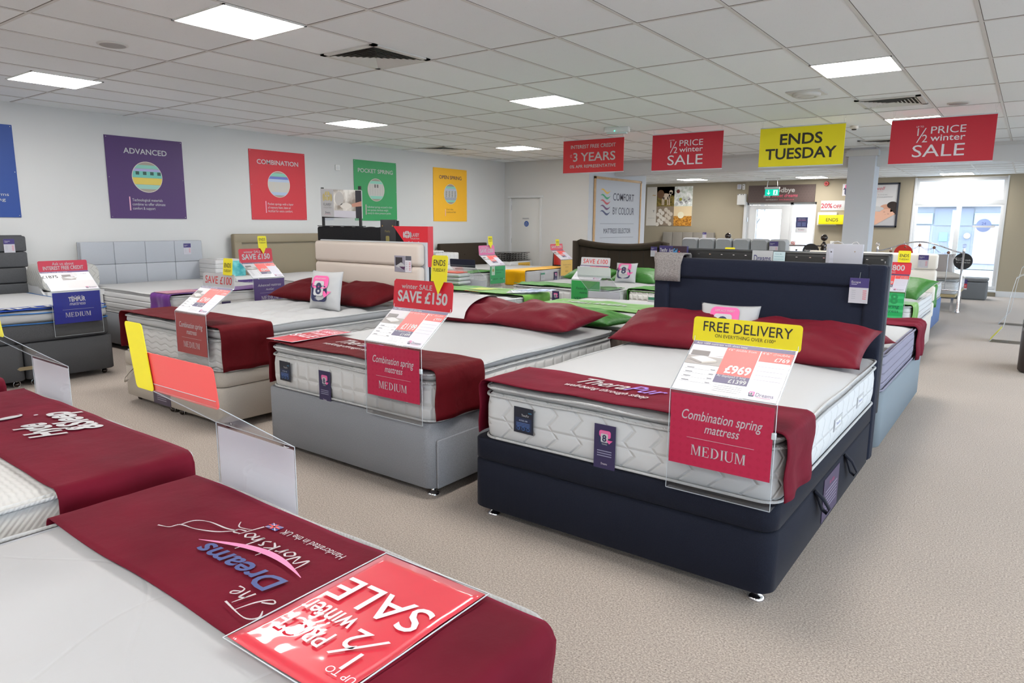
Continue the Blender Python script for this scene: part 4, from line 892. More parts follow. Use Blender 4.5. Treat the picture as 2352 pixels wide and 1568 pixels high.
def stand(label, loc, rz, header, card, price=None, ends=None, flip=False, W_=.415, cw=.40, strip=False, freeback=False):
    t = thing('display_stand', label, 'price display stand', loc, rz, 'clear acrylic price stands at the bed ends')
    Y0 = -.035; zf = .835; Yt, zt = .19, 1.0
    b = MB(); x0, x1 = -W_/2, W_/2
    b.box(x0,x1,Y0-.0015,Y0+.0015,.425,zf,M_acr); b.box(x0,x1,Y0,Y0+.09,.422,.425,M_acr)
    pan = b.build('acrylic_panel', t)
    b = MB(); n_ = Vector((0,-(zt-zf),Yt-Y0)).normalized()*.0015
    def q(y,z,s): return [(x0,y+n_.y*s,z+n_.z*s),(x1,y+n_.y*s,z+n_.z*s)]
    a = q(Y0,zf,1)+q(Yt,zt,1)+q(Y0,zf,-1)+q(Yt,zt,-1); b.add(a,[(0,1,3,2),(4,6,7,5),(0,2,6,4),(1,5,7,3),(0,4,5,1),(2,3,7,6)],M_acr)
    b.box(x0,x1,Yt+.0035,Yt+.006,zt-.002,zt+.018,M_acr); tray = b.build('acrylic_tray', t)
    b = MB()
    for x in (x0,x1): b.tube([(x,Y0,.425),(x,Y0,zf),(x,Yt,zt),(x,Yt+.004,zt+.02)],.0014,M_acre,5)
    b.tube([(x0,Y0,zf),(x1,Y0,zf)],.0018,M_acre,5); b.tube([(x0,Yt,zt),(x1,Yt,zt)],.0018,M_acre,5); b.tube([(x0,Y0,.425),(x1,Y0,.425)],.0014,M_acre,5); b.tube([(x0,Yt+.006,zt+.018),(x1,Yt+.006,zt+.018)],.001,M_acre,5); b.build('acrylic_edge', t)
    if card:
        ch = .285; b = MB(); b.frame((-cw/2,Y0-.0025,zf-.012-ch),(1,0,0),(0,0,1),.0005); b.slab([(0,0),(cw,0),(cw,ch),(0,ch)],.0012,(mat('card_'+card,CARDC[card],.35,coat=.5) if card != 'blank' else paper())); card_draw(card)(b,cw,ch); b.build('title_card', pan)
        if card == 'comb': c = MB(); c.box(x1-.012,x1+.004,Y0-.008,Y0+.004,.705,.73,M_acre,.002); c.build('clip', t)
    if price:
        L = math.hypot(Yt-Y0, zt-zf); b = MB(); V = Vector((0,Yt-Y0,zt-zf)).normalized(); w = W_-.012; hh = L-.006
        o = Vector((x0+.006,Y0,zf))+V*.003+n_*2.6; b.frame(o,(1,0,0),V,.0005); b.slab([(0,0),(w,0),(w,hh),(0,hh)],.0025,mat('price_paper',(208,208,214),.35,coat=.3,keep=True)); price_draw(b,w,hh,*price); b.build('price_sheet', tray)
    col, hh = HK[header]; hw = W_ + (.02 if header in ('free','150','red_back') else -.0)
    b = MB(); y = Yt+.001; V = Vector((0,.10,1)).normalized()
    if freeback: b.frame((hw/2,y+.004,zt-.004),(-1,0,0),V,.0005)
    else: b.frame((-hw/2,y,zt-.004),(1,0,0),V,.0005)
    pts = rrp(0,0,hw,hh,.014); 
    if header in ('150','200'): # notch for the pointed tag
        pts = [(0.014,0),(hw-.014,0),(hw,.014),(hw,hh-.014),(hw-.014,hh),(hw-.02,hh),(hw-.055,hh-.045) if False else (hw-.04,hh),(hw-.09,hh),(.014,hh),(0,hh-.014),(0,.014)]
    b.slab(pts,.002,mat('header_'+header,col,.35)); header_draw(b,hw,hh,'free' if freeback else header); b.build('header_card', t)
    if strip:
        b = MB(); b.frame((hw/2,y+.008,zt),(-1,0,0),V,.0005); b.slab(rrp(.004,-.005,.10,.20,.012),.002,YEL); b.build('tuesday_tag', t)
    if ends:
        b = MB(); ew_, eh = .115, .15; ex = ends[0]; ez = ends[1]; b.frame((ex-ew_/2,y-.004,ez),(1,0,0),V,.0005)
        if ends[2]: b.slab([(0,.0),(.018,0) if False else (.02,0),(ew_/2,-.07),(ew_-.02,0),(ew_,0),(ew_,eh-.02),(ew_-.008,eh-.01),(.008,eh-.01),(0,eh-.02)],.002,YEL)
        else: b.slab(rrp(0,-.02,ew_,.12,.01),.002,YEL)
        zz = .085 if ends[2] else .035
        b.text('ENDS',ew_/2,zz,.032,BLACKT,w=.085,bold=.008,l=3); b.text('TUESDAY',ew_/2,zz-.032,.018,BLACKT,w=.09,l=3); b.build('tuesday_tag', t)
    return t
def hang_tag(t, x, y, z, title, U=(1,0,0), s=1., string=.0):
    b = MB(); w, h = .105*s, .15*s; b.frame((x,y,z),U,(0,0,1),.0006); b.slab([(0,0),(w,0),(w,h),(0,h)],.002,C(232,230,240)); b.rect(0,h*.62,w,h*.38,C(60,48,110),1)
    b.text(title,.010*s,h*.80,.014*s,WHITE,'l',w=.05*s,l=3); b.rect(.010*s,h*.74,.03*s,.003,C(200,196,220),3)
    for k in range(5): b.rect(.014*s,h*(.50-.08*k),.022*s,.002,C(150,150,160),2); b.rect(w-.03*s,h*(.50-.08*k)-.002,.020*s,.005,C(210,110,120),2)
    if string: b.tube([b.P(w/2,h,1),b.P(w/2+.002,h+string,1)],.0012,C(150,160,160),5)
    b.build('price_tag', t)
def hb(name, label, loc, rz, group='upholstered headboards'): return thing(name, label, 'headboard', loc, rz, group)
# ------------------------------------------------------------------ row one: three beds facing the camera
FY = 2.56
# navy bed
divan('charcoal navy ottoman bed base in the right foreground, the darkest base', (-1.405,FY,0), 0, 1.49, M_navyfab, 'ottoman_side')
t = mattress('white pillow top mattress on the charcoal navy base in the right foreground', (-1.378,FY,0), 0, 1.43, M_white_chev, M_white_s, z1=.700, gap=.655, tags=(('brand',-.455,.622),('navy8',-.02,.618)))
side_handles(t, 1.43, (.98,1.52))
def e_thera(e, w, h):
    e.text('Thera', -.335, h*.55, .115, C(240,236,238), 'l', shear=.35, w=.27, bold=.006); e.text('Pur', -.06, h*.55, .115, C(156,130,222), 'l', shear=.35, w=.17, bold=.004); e.text('well-being through sleep', -.335, h*.34, .05, C(240,236,238), 'l', shear=.2, w=.43, bold=.006)
runner('burgundy runner with white and lilac lettering on the navy bed', (-1.378,FY,0), 0, 1.43, M_velvet, .015, .415, .716, .24, .235, texts=e_thera)
stand('acrylic stand with yellow FREE DELIVERY header on the navy bed', (-.882,FY,0), 0, 'free', 'comb', ('£969','£769','Acti 1000 mattress with divan base','£1399'))
t = hb('headboard','tall navy framed headboard behind the right foreground bed',(-1.395,4.58,0),0)
hw = .735; H = 1.25
b = MB(); b.box(-hw,hw,.03,.10,.05,H-.005,M_navyhb,.01); b.build('backing_board',t)
b = MB(); b.box(-hw+.10,hw-.10,.0,.04,.35,H-.125,M_navyhb,.018,3); b.build('inset_panel',t)
b = MB(); b.box(-hw,-hw+.112,-.02,.06,.05,H-.0,M_navyhb,.022,3); b.box(hw-.112,hw,-.02,.06,.05,H-.0,M_navyhb,.022,3); b.box(-hw+.09,hw-.09,-.028,.06,H-.135,H,M_navyhb,.026,3); b.build('padded_surround',t)
hang_tag(t, .545,-.032,1.02,'Escape',string=.035)
pillow('large burgundy pillow on the left of the navy bed', (-1.80,4.26,.80), (math.radians(17),0,math.radians(2)), .80, .50, .20, M_burgsatin, seed=1, wr=.024)
pillow('large burgundy pillow on the right of the navy bed', (-1.045,4.24,.80), (math.radians(18),0,math.radians(-3)), .80, .50, .20, M_burgsatin, seed=2, wr=.024)
def cushion8(label, loc, rz, tilt, w=.36, h=.34, dz=0):
    o = pillow(label, loc, (math.radians(90-tilt),0,rz), w, h, .13, M_white_s, 'cushion', 'small white cushions printed with the figure 8', 'cushion', seed=5, wr=.006)
    b = MB(); b.frame((0,0,.0),(1,0,0),(0,1,0),.0006); logo8(b,-.02,.01,.22)
    # drape the print on the curved face
    for v in b.v:
        u_ = v.x/(w/2); v_ = v.y/(h/2); hh = max(0,(1-abs(u_)**2.6))**.62*max(0,(1-abs(v_)**2.6))**.62; l_ = v.z
        v.z = .065*hh*1.03 + .004 + noise.noise(Vector((u_*2.4+8.5, v_*2.4, 8.5)))*.006*hh + l_*1.6
    b.build('printed_logo', o); return o
cushion8('white REPLACE EVERY 8 YEARS cushion leaning on the navy headboard', (-1.50,4.34,.83), math.radians(3), 12, .38, .30)
# towel over the headboard
vs=[]; fs=[]; prof=[(-.035,1.085),(-.036,1.14),(-.036,1.20),(-.034,1.245),(-.022,1.262),(.0,1.268),(.04,1.268),(.10,1.266),(.112,1.255),(.115,1.20),(.115,1.12)]
for i,(y,z) in enumerate(prof):
    for k in range(9): vs.append((.21*k/8+(.010 if i<3 else 0)*(1-k/4)-.0, y-.002*math.sin(k), z))
for i in range(len(prof)-1):
    for k in range(8): fs.append((i*9+k,i*9+k+1,(i+1)*9+k+1,(i+1)*9+k))
b = MB(); b.add(vs,fs,mat('towel_grey',(148,142,140),.95,mottled=(160,.7,1.3),bump=('noise',300,.6,.004)),True); o=b.build('throw'); md=o.modifiers.new('s','SOLIDIFY'); md.thickness=.012; md.offset=1
tag(o,'grey flecked towel hung over the left corner of the navy headboard','towel',None,(-2.125,4.58,.002))
# mid grey bed
divan('mid grey bed base with side drawers, left of the navy bed', (-3.16,FY,0), 0, 1.47, M_greyfab, 'drawer')
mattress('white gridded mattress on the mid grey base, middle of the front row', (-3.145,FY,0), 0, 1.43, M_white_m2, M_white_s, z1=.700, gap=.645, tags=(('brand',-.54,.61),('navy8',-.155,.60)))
def e_thera2(e,w,h):
    e.text('Thera', -.36, h*.55, .115, C(240,236,238), 'l', shear=.35, w=.27, bold=.006); e.text('Pur', -.08, h*.55, .115, C(156,130,222), 'l', shear=.35, w=.17); e.text('well-being through sleep', -.36, h*.34, .05, C(240,236,238), 'l', shear=.2, w=.43, bold=.006)
runner('dark red velvet runner on the mid grey bed, partly under a red sheet', (-3.145,FY,0), 0, 1.43, M_darkvelvet, .015, .42, .716, .24, .24, texts=e_thera2)
stand('acrylic stand with red SAVE £150 header on the mid grey bed', (-2.672,FY,0), 0, '150', 'comb', ('£1199','£999','Acti 2000 mattress with divan base','£1499'), ends=(.135,1.165,True), W_=.43)
def pvc(label, loc, rz, w, h, z, draw, wr=.004, sag=0):
    m = MATS.get('glossy_red_pvc')
    if not m:
        m = mat('glossy_red_pvc',(220,46,66),.35,coat=1.0); nt=m.node_tree; tc=nt.nodes.new('ShaderNodeTexCoord'); n=nt.nodes.new('ShaderNodeTexNoise'); n.inputs['Scale'].default_value=8; n.inputs['Detail'].default_value=2.0; bp=nt.nodes.new('ShaderNodeBump'); bp.inputs['Strength'].default_value=.5; bp.inputs['Distance'].default_value=.012
        nt.links.new(tc.outputs['Object'],n.inputs[0]); nt.links.new(n.outputs['Fac'],bp.inputs['Height']); nt.links.new(bp.outputs[0],nt.nodes['Principled BSDF'].inputs['Coat Normal'])
    n_=14; vs=[]; fs=[]
    for j in range(n_+1):
        for i in range(n_+1):
            x=w*(i/n_-.5); y=h*(j/n_-.5); vs.append((x,y,wr*(noise.noise(Vector((x*7,y*7,1)))+.3)))
    for j in range(n_):
        for i in range(n_): a=j*(n_+1)+i; fs.append((a,a+1,a+n_+2,a+n_+1))
    b=MB(); b.add(vs,fs,m,True); o=b.build('plastic_wallet'); md=o.modifiers.new('s','SOLIDIFY'); md.thickness=.002
    tag(o,label,'poster in plastic wallet','half price sale sheets lying on beds',loc,rz); o.location.z=z
    e=MB(); e.frame((-w/2,-h/2,.0045),(1,0,0),(0,1,0),.0005); draw(e,w,h); e.build('lettering',o)
    e=MB(); e.tube([(-w/2-.006,-h/2-.006,.001),(w/2+.006,-h/2-.006,.001),(w/2+.006,h/2+.006,.001),(-w/2-.006,h/2+.006,.001)],.0018,M_acre,5,True); e.build('wallet_edge',o)
    return o
def e_half(b,w,h):
    T=C(236,222,230)
    b.text('UP TO',w*.12,h*.86,.018,T,'c',l=2); b.text('1',w*.16,h*.73,.055,T,bold=.006,l=2); b.text('2',w*.31,h*.60,.062,T,bold=.006,l=2); b.poly([(w*.10,h*.60),(w*.125,h*.595),(w*.36,h*.81),(w*.335,h*.815)],T,2)
    b.text('PRICE',w*.44,h*.70,.052,T,'l',w=w*.46,bold=.004,l=2); b.text('winter',w*.44,h*.555,.055,T,'l',w=w*.48,bold=.012,l=2); b.text('SALE',w*.08,h*.30,.088,T,'l',w=w*.84,bold=.006,l=2)
pvc('red plastic sale sheet on the left corner of the mid grey bed', (-3.79,2.85,0), math.radians(3), .24, .50, .730, e_half)
b=None
pillow('burgundy pillow wrapped in a white recycling band on the mid grey bed', (-3.54,4.27,.775), (math.radians(10),0,math.radians(2)), .74, .48, .18, M_burgsatin, seed=3, wr=.022)
pillow('burgundy pillow on the right of the mid grey bed', (-2.86,4.24,.785), (math.radians(8),0,math.radians(-6)), .84, .50, .21, M_burgsatin, seed=4, wr=.024)
# recycling band
vs=[];fs=[];n_=16
for k in range(n_+1):
    v=-1+2*k/n_; z=.10*max(0,(1-abs(v)**2.6))**.62
    for x in (-.19,-.14,-.05,.05,.14,.19): vs.append((x,v*.247,z+.012))
for k in range(n_):
    for i in range(5): a=k*6+i; fs.append((a,a+1,a+7,a+6))
b=MB(); b.add(vs,fs,C(206,204,206),True); b.frame((-.15,-.02,.124),(1,0,0),(0,1,0.03),.001); b.text('we can',.15,.16,.02,GREYT,w=.1); b.text('RECYCLE',.15,.125,.024,C(206,60,70),w=.14); b.text('your old bed',.15,.08,.028,GREYT,w=.22); b.text('and mattress',.15,.035,.028,GREYT,w=.22)
o=b.build('paper_band'); tag(o,'white paper recycling band around the left pillow of the grey bed','paper band',None,(-3.66,4.27,.775)); o.rotation_euler=(math.radians(10),0,math.radians(2))
# beige bed
divan('stone beige ottoman bed base on ball castors, third from the right in the front row', (-5.17,FY,0), 0, 1.46, M_beigefab, 'ottoman', feet='ball')
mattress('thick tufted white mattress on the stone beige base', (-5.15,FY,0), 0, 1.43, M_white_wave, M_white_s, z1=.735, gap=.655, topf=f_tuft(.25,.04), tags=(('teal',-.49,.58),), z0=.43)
runner('dark red velvet runner on the tufted mattress of the beige bed', (-5.15,FY,0), 0, 1.43, M_darkvelvet, .005, .42, .748, .26, .28, seed=3)
stand('acrylic stand with white SAVE £100 header and brick red card on the beige bed', (-4.715,FY,0), 0, '100', 'comb2', ('£749','£599','Hybrid mattress with divan base','£1129'), ends=(.14,1.115,False))
t = hb('headboard','cream leather headboard with horizontal padded bands behind the beige bed',(-5.215,4.6,0),0)
for k in range(4): b=MB(); b.box(-.755,.755,-.03,.06,1.075-.212*k,1.285-.212*k,M_cream,.035,4); b.build('padded_band',t)
b=MB(); b.box(-.755,.772,.055,.085,.40,1.295,C(196,198,204),.004); b.build('backing_board',t)
b=MB(); b.frame((.44,-.034,1.02),(1,0,0),(0,0,1),.0006); b.slab([(0,0),(.22,0),(.22,.15),(0,.15)],.002,C(226,222,230)); b.rect(.0,0,.14,.15,C(150,146,160)); b.rect(.015,.06,.09,.075,C(54,48,54),2); b.poly([(.01,.05),(.10,.03),(.14,.06),(.09,.09)],C(236,236,240),3); b.poly([(.06,.05),(.10,.03),(.13,.02),(.14,.05)],C(80,40,80),4); b.rect(.145,.11,.075,.04,C(90,90,100),2)
for k in range(5): b.rect(.15,.085-.016*k,.02,.003,GREYT,3); b.rect(.19,.085-.016*k,.022,.005,C(206,70,80),3)
b.build('price_tag',t)
pillow('dark red velvet pillow on the left of the beige bed', (-5.52,4.20,.82), (math.radians(12),0,math.radians(4)), .78, .48, .20, M_darkvelvet, seed=7)
pillow('dark red velvet pillow on the right of the beige bed', (-4.83,4.22,.82), (math.radians(12),0,math.radians(-5)), .82, .48, .21, M_darkvelvet, seed=8)
cushion8('white REPLACE EVERY 8 YEARS cushion standing on the beige bed', (-4.87,3.84,.885), math.radians(8), 10, .36, .35)
# ------------------------------------------------------------------ near beds, feet pointing away from the camera
NY = 1.13
divan('grey bed base under the workshop mattress in the near left foreground', (-1.375,NY,0), PI, 1.36, M_greyfab, 'plain')
mattress('white mattress at the bottom of the photo under the workshop runner', (-1.375,NY,0), PI, 1.34, M_white_band, M_white_m, z1=.665, z0=.425)
def e_work(e,w,h):
    wh=C(238,228,234)
    def stroke(pts,r=.0022,m=wh):
        q=[]; n=len(pts)
        for i in range(n-1):
            p0=pts[max(i-1,0)];p1=pts[i];p2=pts[i+1];p3_=pts[min(i+2,n-1)]
            for k in range(6):
                t_=k/6; q.append(tuple(.5*((2*p1[d])+(-p0[d]+p2[d])*t_+(2*p0[d]-5*p1[d]+4*p2[d]-p3_[d])*t_**2+(-p0[d]+3*p1[d]-3*p2[d]+p3_[d])*t_**3) for d in (0,1)))
        q.append(pts[-1])
        for i in range(len(q)-1):
            (x0,y0),(x1,y1)=q[i],q[i+1]; L=math.hypot(x1-x0,y1-y0) or 1e-6; ra=r*(.5+.7*abs(math.sin(i*.25))); nx,ny=-(y1-y0)/L*ra,(x1-x0)/L*ra
            e.poly([(x0-nx,y0-ny),(x1-nx,y1-ny),(x1+nx,y1+ny),(x0+nx,y0+ny)],m,2)
    ox=-.21
    # The
    stroke([(-.195,.335),(-.21,.355),(-.185,.372),(-.10,.36)]); stroke([(-.145,.366),(-.155,.325),(-.175,.298),(-.19,.305),(-.165,.318)]); stroke([(-.115,.355),(-.125,.305)],.0025); stroke([(-.122,.325),(-.108,.333),(-.105,.305)],.0025); stroke([(-.09,.318),(-.075,.328),(-.08,.336),(-.092,.326),(-.088,.308),(-.068,.308)],.0022)
    e.text('Dreams', -.135, .232, .060, C(52,70,132), 'l', w=.31, bold=.02, shear=.15)
    n=16; top=[];bot=[]
    for k in range(n+1):
        u_=k/n; x=-.145+.36*u_; y=.205-.03*math.sin(PI*u_*1.1)+.028*u_*u_; ww=.009*math.sin(PI*u_)+.0008; top.append((x,y+ww));bot.append((x,y-ww))
    for k in range(n): e.poly([bot[k],bot[k+1],top[k+1],top[k]],C(236,130,178),3)
    # Workshop
    stroke([(-.10,.19),(-.095,.145),(-.075,.175),(-.06,.145),(-.045,.185)],.0025); stroke([(-.03,.165),(-.045,.15),(-.03,.14),(-.018,.155),(-.03,.165)],.0025); stroke([(-.005,.165),(-.008,.14),(0,.158),(.012,.163)],.0025)
    stroke([(.03,.205),(.024,.14)],.0025); stroke([(.05,.17),(.028,.155),(.05,.138)],.0025); stroke([(.075,.168),(.062,.165),(.075,.15),(.06,.14)],.0025); stroke([(.10,.215),(.092,.14),(.102,.16),(.114,.158),(.112,.138)],.0028)
    stroke([(.135,.165),(.12,.15),(.135,.138),(.148,.152),(.135,.165)],.0025); stroke([(.165,.165),(.150,.10)],.0022); stroke([(.165,.16),(.185,.165),(.19,.15),(.165,.143)],.0025)
    # apron outline
    stroke([(.185,.155),(.22,.19),(.28,.215),(.335,.225),(.345,.25),(.38,.262)],.0022); stroke([(.185,.155),(.22,.165),(.29,.17),(.33,.19),(.335,.225)],.0022); stroke([(.16,.13),(.20,.14),(.225,.12)],.0015)
    e.text('Handcrafted in the UK', -.145, .075, .024, wh, 'l', w=.235)
    fx,fy_=.105,.072; e.rect(fx,fy_,.045,.026,C(60,70,140),2); e.rect(fx+.019,fy_,.007,.026,C(220,60,60),4); e.rect(fx,fy_+.0105,.045,.005,C(220,60,60),4); e.poly([(fx,fy_),(fx+.004,fy_),(fx+.045,fy_+.026),(fx+.041,fy_+.026)],C(230,200,210),3); e.poly([(fx+.041,fy_),(fx+.045,fy_),(fx+.004,fy_+.026),(fx,fy_+.026)],C(230,200,210),3)
runner('burgundy runner printed with a workshop signature, nearest the camera', (-1.375,NY,0), PI, 1.34, M_velvet, .055, .47, .684, .24, .24, texts=e_work, skew=.0, wr=.0025)
pvc('large red plastic wallet reading half price winter SALE on the near runner', (-1.005,.855,0), PI+math.radians(1), .30, .415, .694, e_half)
stand('acrylic stand seen from behind on the nearest bed, blank red header with yellow strip', (-1.855,NY+.0,0), PI, 'red_back', 'blank', strip=True)
divan('grey bed base of the braided mattress in the left foreground', (-2.945,NY+.07,0), PI, 1.5, M_greyfab, 'plain')
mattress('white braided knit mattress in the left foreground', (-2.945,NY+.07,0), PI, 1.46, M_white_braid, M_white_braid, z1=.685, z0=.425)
def e_hyde(e,w,h):
    wh=C(238,236,240)
    e.text('Hyde', -.205, .175, .105, wh, 'l', w=.22, bold=.035, shear=.35); e.text('&Sleep', -.225, .055, .105, wh, 'l', w=.35, bold=.035, shear=.35)
    e.disc(.20,.235,.034,wh,2,24,ry=.055); e.disc(.205,.235,.028,MATS['burgundy_velvet'],3,24,ry=.048); e.disc(.185,.225,.018,wh,4,20,ry=.04); e.disc(.15,.15,.008,wh,3,12)
runner('burgundy runner with white embroidered lettering on the braided mattress', (-2.945,NY+.07,0), PI, 1.46, M_velvet, .05, .46, .704, .24, .25, texts=e_hyde, wr=.003)
stand('acrylic stand seen from behind with yellow FREE DELIVERY header at the left edge', (-3.585,NY+.07,0), PI, 'free', 'blank', freeback=True)
divan('grey bed base at the far left edge of the near row', (-4.70,NY+.06,0), PI, 1.5, M_greyfab, 'plain')
mattress('white mattress at the left edge of the photo, mostly out of frame', (-4.70,NY+.06,0), PI, 1.46, M_white_band, M_white_s, z1=.685, z0=.425)
runner('burgundy runner at the left edge behind the lettered runner', (-4.70,NY+.06,0), PI, 1.46, M_velvet, .03, .44, .704, .24, .25)
# ------------------------------------------------------------------ left wall row: heads on the wall, feet towards the room
HP = PI/2; FX = -7.05
M_dark2 = mat('slate_grey_fabric', (84,85,88), .85, mottled=(220,.85,1.15)); M_bluepipe = mat('blue_piping', (60,110,170), .7); M_offw = mat('off_white_fabric', (214,208,200), .85); M_bluefab = mat('denim_blue_fabric', (104,124,164), .85); M_taupefab = mat('taupe_fabric', (120,108,100), .85)
divan('dark grey divan base in two halves with a brass bracket, far left', (FX,2.25,0), HP, 1.5, M_dark2, 'split', z1=.385, feet='ball')
mattress('white mattress with dark grey border and blue piping at far left', (FX,2.25,0), HP, 1.47, M_dark2, M_white_s, z0=.39, z1=.665, gap=.565, trim=M_bluepipe, base_pipe=False)
def e_tem(e,w,h): e.text('TEMPUR', .0, h*.25, .13, WHITE, w=.95, bold=.03)
runner('royal blue runner with white capitals on the far left bed', (FX,2.25,0), HP, 1.47, M_bluer, .04, .30, .680, 0, 0, texts=e_tem, wr=.002)
stand('acrylic stand with INTEREST FREE CREDIT header and blue card at far left', (FX,2.695,0), HP, 'credit', 'tempur', ('£1875','£1825','mattress with divan base','£2227',True))
t = hb('headboard','dark grey banded headboard cut by the left edge of the photo',(-9.12,2.27,0),HP)
for k in range(5): b=MB(); b.box(-.76,.76,-.035,.06,1.12-.175*k,1.29-.175*k,M_dark2,.018,3); b.build('padded_band',t)
b=MB(); b.box(-.76,.76,.06,.09,.3,1.30,M_dark2,.01); b.build('backing_board',t); hang_tag(t,.54,-.04,1.11,'Wentworth')
b=MB(); b.box(-.29,.29,-.26,.26,0,.62,M_trim,.004); tag(b.build('plinth'),'white plinth against the wall between the blue runner bed and the pale grey headboard','plinth',loc=(-8.88,3.32,0))
b=MB(); rg=[]
for x in [-.22+.44*k/12 for k in range(13)]:
    e=abs(x)/.22; rg.append([Vector((x, q[0]*(1-.05*e**4), q[1]*(1-.03*e**4))) for q in rrp(-.31,.0,.62,.29,.09,6)])
b.rings(rg, mat('foam_knit',(232,232,228),.9,bump=('chevron',.06,.6,.006))); 
tag(b.build('mattress_sample'),'rounded white foam mattress sample behind the INTEREST FREE CREDIT stand','mattress sample','cut mattress samples',loc=(-8.9,3.30,.69))
t=thing('sample_tray','white slanted tray holding the rounded foam sample','tray',(-8.88,3.32,.622))
b=MB(); b.box(-.27,.27,-.30,.30,0,.06,M_trim); b.build('tray_base',t)
b=MB(); b.add([(-.27,-.32,0),(.26,-.32,0),(-.27,-.32,.36),(-.27,-.30,0),(.26,-.30,0),(-.27,-.30,.36)],[(0,1,2),(5,4,3),(0,3,4,1),(1,4,5,2),(0,2,5,3)],M_trim); b.build('side_cheek',t); b=MB(); b.add([(-.27,.30,0),(.26,.30,0),(-.27,.30,.2),(-.27,.32,0),(.26,.32,0),(-.27,.32,.2)],[(0,1,2),(5,4,3),(0,3,4,1),(1,4,5,2),(0,2,5,3)],M_trim); b.build('side_cheek',t)
divan('grey divan base under the pale grey headboard by the left wall', (FX,4.34,0), HP, 1.5, M_greyfab, 'split', feet='ball')
t=mattress('white mattress with pleated border below the pale grey panelled headboard', (FX,4.34,0), HP, 1.47, M_white_band, M_white_s, z1=.70, topf=f_plain, tags=(('navy8',-.14,.60),))
side_handles(t, -1.47, (.55,), .58, text='Dreams')
runner('purple runner on the bed with the ADVANCED stand', (FX,4.34,0), HP, 1.47, M_purpler, .02, .42, .716, .22, .2)
b=MB(); b.box(-.20,.20,-.14,.14,0,.004,C(190,130,150)); b.frame((-.2,-.14,.0045),(1,0,0),(0,1,0)); b.text('sleep better',.2,.12,.05,C(226,200,214),w=.3)
tag(b.build('leaflet'),'pinkish printed sheet lying on the purple runner','leaflet',None,(-7.28,3.80,.724),HP)
stand('acrylic stand with purple Advanced mattress card and £150 header by the left wall', (FX,4.725,0), HP, '150', 'adv', ('£849','£699','ActiGel mattress with divan base','£999'), ends=(.09,1.165,True))
t=hb('headboard','pale grey headboard of square stitched panels on the left wall',(-9.12,4.345,0),HP)
b=MB()
for i in range(4):
    for j in range(3): b.box(-.76+.38*i+.001,-.76+.38*(i+1)-.001,-.03,.04,1.21-.275*(j+1)+.001,1.21-.275*j-.001,M_palegrey,.008,2)
b.build('panelled_front',t); b=MB(); b.box(-.762,.762,.03,.07,.3,1.212,M_palegrey,.006); b.build('backing_board',t); hang_tag(t,.50,-.034,1.03,'Sutton',s=.95)
b=MB(); b.box(-.22,.22,-.22,.22,0,.66,M_trim,.004); tag(b.build('plinth'),'white plinth between the pale grey and khaki headboards','plinth',loc=(-8.9,5.33,0))
t=thing('mattress_sample','square white mattress sample with a turquoise printed face on the left wall','mattress sample',(-8.9,5.26,.66),0,'cut mattress samples')
b=MB(); b.box(-.21,.21,-.21,.21,0,.30,M_white_band,.02,3); b.box(-.13,.1,-.12,.1,.301,.306,M_trim,.002); b.build('foam_block',t)
b=MB(); b.box(.211,.214,-.02,.23,.03,.28,nmat('turquoise_print',((40,150,160),(120,206,206)),9)); b.build('turquoise_panel',t)
t=thing('info_box','white info box with purple Advanced mattress strip on a low plinth','box',(-8.45,5.28,0))
b=MB(); b.box(-.14,.14,-.17,.17,0,.74,M_trim,.004); b.build('box_body',t)
b=MB(); b.frame((.1415,-.15,.55),(0,1,0),(0,0,1)); b.rect(0,.09,.30,.07,C(84,56,128),1); b.text('Advanced mattress',.15,.11,.026,WHITE,w=.25); b.rect(.02,.05,.24,.006,C(200,170,190)); b.rect(.02,.03,.2,.006,C(200,170,190)); b.build('printed_label',t)
divan('grey base below the khaki headboard', (FX,6.36,0), HP, 1.5, M_khaki, 'plain')
mattress('white mattress below the khaki headboard on the left wall', (FX,6.36,0), HP, 1.47, M_white_band, M_white_s, z1=.70)
t=hb('headboard','khaki brown leather framed headboard on the left wall',(-9.12,6.37,0),HP)
b=MB(); b.box(-.66,.66,.0,.05,.35,1.17,M_khaki,.012,3); b.build('inset_panel',t)
b=MB(); b.box(-.78,-.65,-.03,.06,.2,1.29,M_khaki,.02,3); b.box(.65,.78,-.03,.06,.2,1.29,M_khaki,.02,3); b.box(-.775,.775,-.032,.06,1.16,1.292,M_khaki,.02,3); b.build('padded_surround',t)
divan('pale divan base of the bed with the SAVE £200 stand', (FX,8.5,0), HP, 1.5, M_offw, 'plain')
mattress('white mattress on the bed with the SAVE £200 stand', (FX,8.5,0), HP, 1.47, M_white_m2, M_white_s, z1=.66)
runner('green runner on the bed with the SAVE £200 stand', (FX,8.5,0), HP, 1.47, M_greendk, .10, .48, .676, .2, .2)
stand('acrylic stand with pink SAVE £200 header and green card', (FX,9.03,-.05), HP, '200', 'green', ('£1699','£1299','Pocket mattress with divan base','£1999'), ends=(.09,1.165,True))
t=hb('headboard','plain pale headboard hidden behind the red display box',(-9.12,8.5,0),HP); b=MB(); b.box(-.75,.75,-.02,.05,.3,1.0,M_offw,.02,3); b.build('padded_panel',t)
b=MB(); b.box(-.26,.26,-.33,.33,0,.70,M_trim,.004); tag(b.build('plinth'),'white plinth left of the dark brown headboard','plinth',loc=(-8.9,9.55,0))
b=MB(); b.box(-.25,.25,-.32,.32,0,.22,M_white_m2,.02,3); b.box(-.2,.15,-.32,.02,.221,.26,M_white_m2,.03,3)
tag(b.build('mattress_sample'),'white pocket spring sample left of the dark brown headboard','mattress sample','cut mattress samples',loc=(-8.9,9.62,.70))
divan('pale base of the bed with the mustard runner', (-6.95,10.55,0), HP, 1.5, M_offw, 'plain')
